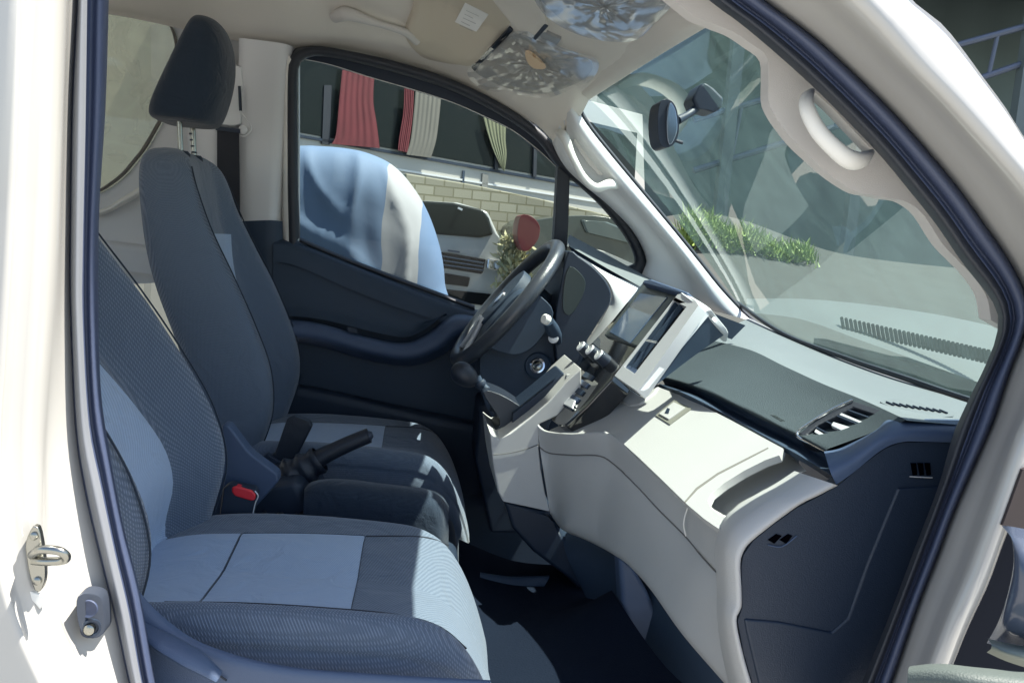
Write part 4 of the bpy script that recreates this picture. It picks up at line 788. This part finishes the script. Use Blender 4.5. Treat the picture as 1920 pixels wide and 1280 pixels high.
# ------------------------------------------------------------------ outside, far side
def yawplane(x0, Y0, deg):
    a = R(deg); return V3((x0, Y0, 0)), V3((math.sin(a), -math.cos(a), 0))
def X(name, pts, pl, thick, m, parent=None, **kw):
    p0, n = pl; return pslab(name, pts, p0, n, thick, m, parent, **kw)
busM = mat('bus paint', (.42,.41,.38), .35, coat=.3, var=.05)
tint = mat('dark bus glass', (.012,.016,.016), .2, spec=.15)
bus = bpy.data.objects.new('bus', None); COL.objects.link(bus); tag(bus, 'long white bus with dark tinted windows behind the stone wall', 'bus')
bpl = yawplane(-.9, 5.6, 32)
X('bus_side', [(380,0),(500,30),(1205,215),(1212,455),(800,380),(380,300)], bpl, 1.6, busM, bus, bevel=.05)
wt = lambda x: 100+(x-560)*.235; wb = lambda x: 248+(x-560)*.178
X('window_band', [(430,wt(430)),(1196,wt(1196)),(1190,wb(1190)),(430,wb(430))], bpl, .02, tint, bus, lift=.012, bevel=.01)
def window_patch(edge_l, edge_r, m_, lift):  # coloured patch laid over the bus glass
    a = cr([V3((x, y, 0)) for x, y in edge_l], 16); b = cr([V3((x, y, 0)) for x, y in edge_r], 16); rows = []
    for p, q in zip(a, b):
        rows.append([PL(p.x+(q.x-p.x)*i/32, p.y+(q.y-p.y)*i/32, bpl[0]+bpl[1]*(lift+.002*math.sin(i*1.15)*(1+.3*math.sin(i*.4))), bpl[1]) for i in range(33)])
    v, f = grid(rows); return mesh('window_patch', v, f, m_, bus, smooth=180)
red_refl = mat('red curtain', (.11,.015,.022), .75, var=.35, vscale=7)  # painted red stands in for reflections in the bus windows
window_patch([(642,128),(636,190),(630,252),(622,270)], [(702,142),(700,190),(706,230),(712,278)], red_refl, .05)
window_patch([(758,165),(756,210),(748,260),(746,282)], [(776,170),(774,215),(768,262),(764,286)], red_refl, .05)
window_patch([(780,160),(776,210),(770,262),(762,290)], [(828,172),(824,215),(818,262),(808,296)], mat('grey curtain', (.14,.135,.12), .8, var=.2, vscale=6), .05)
window_patch([(905,215),(914,250),(926,285),(942,318)], [(950,215),(948,260),(950,290),(946,322)], mat('olive curtain', (.15,.16,.10), .8, var=.2), .045)
X('window_bar', [(934,190),(940,190),(934,320),(928,318)], bpl, .02, M['rubber'], bus, lift=.03)
X('window_bar', [(1003,200),(1009,200),(1006,332),(1000,331)], bpl, .02, M['rubber'], bus, lift=.03)
X('panel_joint', [(868,320),(872,320),(870,352),(866,352)], bpl, .01, M['dark'], bus, lift=.012)
X('panel_joint', [(905,325),(916,327),(914,362),(903,360)], bpl, .01, mat('grey strip', (.2,.2,.19), .6), bus, lift=.012)
X('rub_strip', [(400,wb(400)+40),(1200,wb(1200)+28),(1200,wb(1200)+31),(400,wb(400)+44)], bpl, .01, M['silver'], bus, lift=.012)
X('bus_post', [(608,160),(622,160),(618,272),(604,270)], bpl, .02, M['rubber'], bus, lift=.02)
X('bus_trim', [(380,wb(380)+4),(1205,wb(1205)+4),(1205,wb(1205)+9),(380,wb(380)+9)], bpl, .02, M['dark2'], bus, lift=.02)
# stone block wall
def brickm(name, c1, c2, mo, sc, bw=.5, rh=.25, ms=.02):
    m = bpy.data.materials.new(name); m.use_nodes = True; t = m.node_tree; b = t.nodes['Principled BSDF']; b.inputs['Roughness'].default_value = .9
    br = t.nodes.new('ShaderNodeTexBrick'); br.inputs['Color1'].default_value = (*c1, 1); br.inputs['Color2'].default_value = (*c2, 1); br.inputs['Mortar'].default_value = (*mo, 1)
    br.inputs['Scale'].default_value = sc; br.inputs['Mortar Size'].default_value = ms; br.inputs['Brick Width'].default_value = bw; br.inputs['Row Height'].default_value = rh
    tc = t.nodes.new('ShaderNodeTexCoord'); mp = t.nodes.new('ShaderNodeMapping'); mp.inputs['Rotation'].default_value = (R(90), 0, 0)
    t.links.new(tc.outputs['Object'], mp.inputs['Vector']); t.links.new(mp.outputs[0], br.inputs['Vector']); t.links.new(br.outputs['Color'], b.inputs['Base Color'])
    bpn = t.nodes.new('ShaderNodeBump'); bpn.inputs['Strength'].default_value = .6; bpn.inputs['Distance'].default_value = .02; bpn.invert = True
    t.links.new(br.outputs['Fac'], bpn.inputs['Height']); t.links.new(bpn.outputs['Normal'], b.inputs['Normal']); return m
stone = brickm('stone blocks', (.27,.26,.20), (.21,.20,.15), (.15,.14,.09), 4.6)
sw_ = X('stone_wall', [(760,325),(880,345),(1010,372),(1230,425),(1230,620),(760,560)], yawplane(0, 5.0, 18), .25, stone, None, bevel=.02)
tag(sw_, 'yellowish stone block wall in front of the white bus', 'wall')
# blue covered van at the left of the window
bv = bpy.data.objects.new('covered_car', None); COL.objects.link(bv); tag(bv, 'car under a smooth blue and grey cover, just outside the side window', 'car')
def cover(name, pts, Y, th, m, bev):
    o = plate(name, pts, Y, th, m, bv, sm=50, bevel=bev, seg=5, bang=25); return o
bcov = mat('blue cover', (.22,.36,.60), .45, bump=.5, bs=12, var=.10, vscale=2, coat=.3)
gcov = mat('grey cover', (.50,.53,.55), .55, bump=.5, bs=14, var=.05, vscale=3)
CVO = [(430,270),(555,266),(640,270),(700,285),(745,312),(785,362),(810,412),(828,470),(836,530),(838,700),(430,700)]
cvc = cr([P(x, y, 3.6) for x, y in CVO], 40)
def coverloft(name, sel, m):
    key = ((1.6,.9),(.6,.985),(.25,1.0),(.08,.985),(.0,.94),(-.05,.80),(-.07,.5),(-.08,.2)); cc = P(620,620,3.6)
    ks = cr([V3((a, b, 0)) for a, b in key], 70); cv = cr(cvc, 150); rows = []
    for k in ks:
        r = []
        for p in cv:
            q = cc+(p-cc)*k.y+V3((0, k.x, 0))
            n_ = noise.noise(V3((q.x*2.4, q.y*.8, q.z*1.6)))*.045+(1-abs(noise.noise(V3((q.x*5+q.z*2, 1.7, q.z*3.2-q.x))))) **6*.016+noise.noise(V3((q.x*14, 3, q.z*9)))*.006
            r.append(q+V3((0, -n_, 0)))
        rows.append(r)
    v, f = grid(rows); return mesh(name, v, f, m, bv, smooth=180)
def bandmat():
    m = mat('striped cover', (.22,.36,.60), .75, bump=.35, bs=22); t = m.node_tree; b = t.nodes['Principled BSDF']
    tc = t.nodes.new('ShaderNodeTexCoord'); sx = t.nodes.new('ShaderNodeSeparateXYZ'); t.links.new(tc.outputs['Object'], sx.inputs[0])
    nz = t.nodes.new('ShaderNodeTexNoise'); nz.inputs['Scale'].default_value = 3; t.links.new(tc.outputs['Object'], nz.inputs['Vector'])
    ad = t.nodes.new('ShaderNodeMath'); ad.operation = 'MULTIPLY_ADD'; ad.inputs[1].default_value = .06; t.links.new(nz.outputs['Fac'], ad.inputs[0]); t.links.new(sx.outputs['X'], ad.inputs[2])
    cr_ = t.nodes.new('ShaderNodeValToRGB'); cr_.color_ramp.interpolation = 'CONSTANT'; e = cr_.color_ramp.elements
    mr = t.nodes.new('ShaderNodeMapRange'); mr.inputs[1].default_value = -1; mr.inputs[2].default_value = 1; t.links.new(ad.outputs[0], mr.inputs[0]); t.links.new(mr.outputs[0], cr_.inputs[0])
    e[0].color = (.10,.16,.26,1); e[0].position = 0
    n1 = e.new(.441); n1.color = (.27,.28,.30,1); n2 = e.new(.515); n2.color = (.09,.15,.26,1); e[-1].color = (.09,.15,.26,1); 
    t.links.new(cr_.outputs[0], b.inputs['Base Color']); return m
cvr = coverloft('car_cover', None, bandmat())
# white van nose
wv = bpy.data.objects.new('parked_van', None); COL.objects.link(wv); tag(wv, 'white van with black grille parked nose-on in front of the stone wall', 'van')
wp_ = yawplane(0, 4.3, 6)
wpaint = mat('van white', (.30,.31,.30), .3, coat=.4)
gblk = mat('grille black', (.004,.005,.006), .9, spec=.1)
X('van_body', [(760,392),(790,376),(860,380),(915,396),(935,440),(960,468),(985,500),(975,600),(760,600)], wp_, 1.2, wpaint, wv, bevel=.05)
X('van_windshield', [(785,376),(850,380),(905,393),(918,410),(926,440),(900,446),(780,436)], wp_, .03, tint, wv, lift=.02, bevel=.02)
X('wiper', [(860,388),(868,392),(866,395),(858,391)], wp_, .01, M['silver'], wv, lift=.03)
X('grille', [(828,472),(912,486),(905,514),(828,502)], wp_, .04, gblk, wv, lift=.02, bevel=.008)
for i in range(3): X('grille_bar', [(830,479+i*8),(908,492+i*7),(907,494+i*7),(830,481+i*8)], wp_, .01, M['dark'], wv, lift=.03)
hl = X('headlight', [(914,484),(944,490),(946,502),(936,508),(912,503)], wp_, .04, M['chrome'], wv, lift=.02, bevel=.01)
lathe('headlight_lens', PL(936,497,wp_[0]+wp_[1]*.03, wp_[1]), wp_[1], [(0,.022),(.01,.022),(.014,.015)], M['silver'], hl)
X('lower_grille', [(833,512),(882,520),(878,538),(832,532)], wp_, .03, gblk, wv, lift=.02, bevel=.006)
X('bumper_intake', [(832,542),(925,552),(915,574),(832,562)], wp_, .03, gblk, wv, lift=.02, bevel=.006)
X('hood_gap', [(840,468),(862,471),(862,474),(840,471)], wp_, .01, M['dark2'], wv, lift=.02)
# dark car further right
dc = bpy.data.objects.new('dark_car', None); COL.objects.link(dc); tag(dc, 'dark car with black hood seen in the small quarter window', 'car')
dp = yawplane(0, 4.6, 10)
X('car_body', [(985,425),(1010,412),(1090,404),(1150,410),(1230,440),(1260,560),(1000,620),(975,500)], dp, 1.5, mat('dark car paint', (.03,.04,.038), .25, coat=.6), dc, sm=40, bevel=.06)
X('car_glass', [(1090,412),(1140,416),(1200,440),(1180,456),(1100,436)], dp, .02, mat('car glass', (.08,.10,.10), .1), dc, lift=.02, bevel=.01)
X('fender_edge', [(1065,452),(1130,470),(1200,500),(1200,508),(1120,482),(1062,462)], dp, .03, wpaint, dc, lift=.03, bevel=.005)
# red bag and dry plants
rb = plate('red_bag', [(975,408),(985,402),(1000,408),(1012,425),(1008,450),(990,470),(978,466),(970,440)], 4.0, .22, mat('red vinyl', (.14,.02,.02), .45, bump=.6, bs=20), None, sm=36, bevel=.04, seg=4)
tag(rb, 'dull red bundle beside the dry plant near the van nose', 'bundle')
def leafy(name, c, size, n, m, label, cat, ll=.10, up=.6, group=None, seed=0):
    rnd = random.Random(seed); v = []; f = []
    for i in range(n):
        p = c+V3((rnd.gauss(0, .4)*size.x, rnd.gauss(0, .4)*size.y, rnd.uniform(-.5, .5)*size.z))
        d = V3((rnd.gauss(0, 1), rnd.gauss(0, 1), up+rnd.gauss(0, .7))).normalized()*ll*rnd.uniform(.5, 1.2); s = d.cross(V3((rnd.gauss(0,1), rnd.gauss(0,1), rnd.gauss(0,1)))).normalized()*ll*.16
        k = len(v); v += [p, p+d*.5+s, p+d, p+d*.5-s]; f.append((k, k+1, k+2, k+3))
    o = mesh(name, v, f, m, None, smooth=180); return tag(o, label, cat, group)
straw = mat('straw leaves', (.30,.29,.16), .7, var=.4, vscale=12)
leafy('dry_plant', P(962,498,4.25), V3((.09,.10,.26)), 650, straw, 'straw coloured dry plant growing beside the white van nose', 'plant', .055, 1.0)
for i, (x, y) in enumerate(((925,440),(1010,480))): pass
# building behind, seen in the rear side window, and yard wall
bw = brickm('cream panels', (.46,.44,.34), (.42,.41,.33), (.36,.35,.28), .55, 1.0, .9, .012)
o = box('boundary_building', (-8, 6.2, 0), (-1.35, 6.6, 5.5), bw); tag(o, 'cream panelled building wall seen through the left rear window', 'building')
o = box('perimeter_wall', (-12, 13.5, 0), (2.5, 13.9, 6), mat('plaster wall', (.42,.40,.34), .9, var=.1)); tag(o, 'plain plaster wall far behind the bus', 'wall')

# ------------------------------------------------------------------ outside, ahead: shed roof, posts, grass
shd = bpy.data.objects.new('shed', None); COL.objects.link(shd); tag(shd, 'large dark steel shed with open trusses standing ahead of the van', 'shed')
corr = mat('dark sheeting', (.03,.055,.09), .6, bump=.3, bs=3, var=.25, vscale=.7)
def sheet(name, a, b, c, d, m, n=90, amp=.03, nrm=V3((0,0,1))):
    rows = [[a.lerp(b, i/n)+nrm*amp*math.sin(i*math.pi/2) for i in range(n+1)], [d.lerp(c, i/n)+nrm*amp*math.sin(i*math.pi/2) for i in range(n+1)]]
    v, f = grid(rows); return mesh(name, v, f, m, shd, smooth=60, solid=.01)
sheet('shed_roof', V3((2.2,11.6,6.3)), V3((2.2,16,6.9)), V3((26,16,6.9)), V3((26,11.6,6.3)), corr)
sheet('shed_back_wall', V3((2.2,15.8,.0)), V3((24,15.8,.0)), V3((24,15.8,6.9)), V3((2.2,15.8,6.9)), mat('teal wall sheet', (.15,.20,.195), .7, var=.2, vscale=.5), nrm=V3((0,1,0)))
stl = mat('grey steel', (.09,.11,.15), .5)
for q in (((1300,225),(1560,150),(2060,12)), ((1300,320),(1640,214),(2060,70))):
    tube('truss_chord', [P(*z, 12.0) for z in q], .045, stl, shd, n=6, k=8)
for k in range(6): tube('truss_web', [P(1845-k*120+145, 75+k*33-40, 12), P(1828-k*120+145, 152+k*36-44, 12)], .03, stl, shd, n=3, k=8)
for x in (4.0, 5.9, 8.2): box('shed_post', (x, 11.9, 0), (x+.16, 12.06, 6.3), mat('pale post', (.11,.14,.14), .6), shd)
o = box('daylight_panel', (6.6, 15.65, 1.5), (9.6, 15.7, 1.85), mat('painted daylight', (.8,.8,.78), .5), shd)  # white panel paints the daylight of an opening in the back wall
o = loft('bank', [[(900,520,9.5),(1300,400,10.5),(1600,480,11.5),(2000,520,12)], [(900,560,8.5),(1300,470,9.5),(1600,500,10.5),(2000,560,11)], [(900,700,7),(1300,640,7),(1600,660,7),(2000,700,7)]], mat('grey earth', (.035,.04,.037), .9, bump=.5, bs=8, var=.3)); tag(o, kind='structure')
o.name = 'embankment'
gm = mat('grass blades', (.17,.25,.05), .6, var=.5, vscale=4)
rnd = random.Random(3); v = []; f = []
for i in range(5200):
    t = rnd.random()**1.3; x = 1285+t*235+rnd.gauss(0, 6); y = 408+t*62+rnd.gauss(0, 13)*(1-.5*t)+12+6*math.sin(x*.07); p = P(x, y+8, 9.6+t*.6+rnd.uniform(-.3, .3))
    h = V3((rnd.gauss(0,.05), rnd.gauss(0,.05), rnd.uniform(.03,.15))); s = V3((rnd.gauss(0,1), rnd.gauss(0,1), 0)).normalized()*.012
    k = len(v); v += [p-s, p+s, p+h]; f.append((k, k+1, k+2))
o = mesh('grass', v, f, gm, None, smooth=180); tag(o, 'bright green grass strip on the bank ahead of the windshield', 'grass', None, 'stuff')
# added panel and louvres imitating the defroster grille's reflection in the windshield
cg = bpy.data.objects.new
cp = loft('reflected_base', [[(1395,585,2.62),(1500,598,2.42),(1620,640,2.05),(1760,690,1.75),(1900,740,1.55)], [(1400,570,2.85),(1500,575,2.65),(1620,600,2.35),(1760,640,2.1),(1900,680,1.9)], [(1400,560,3.1),(1500,560,3.0),(1620,570,2.8),(1760,590,2.5),(1900,620,2.3)]], mat('reflected plastic', (.10,.115,.11), .5, bump=.3, bs=300), van, n=30, across=10, smooth=180)
louv = mat('louvre black', (.004,.005,.006), 1, spec=0)
for i in range(34):
    t = i/33; x, y, Y = 1578+t*275, 596+t*62, 2.28-.62*t
    tube('reflected_louvre', [P(x, y, Y), P(x+4, y+22, Y-.06)], .0045, louv, cp, n=4, k=6)
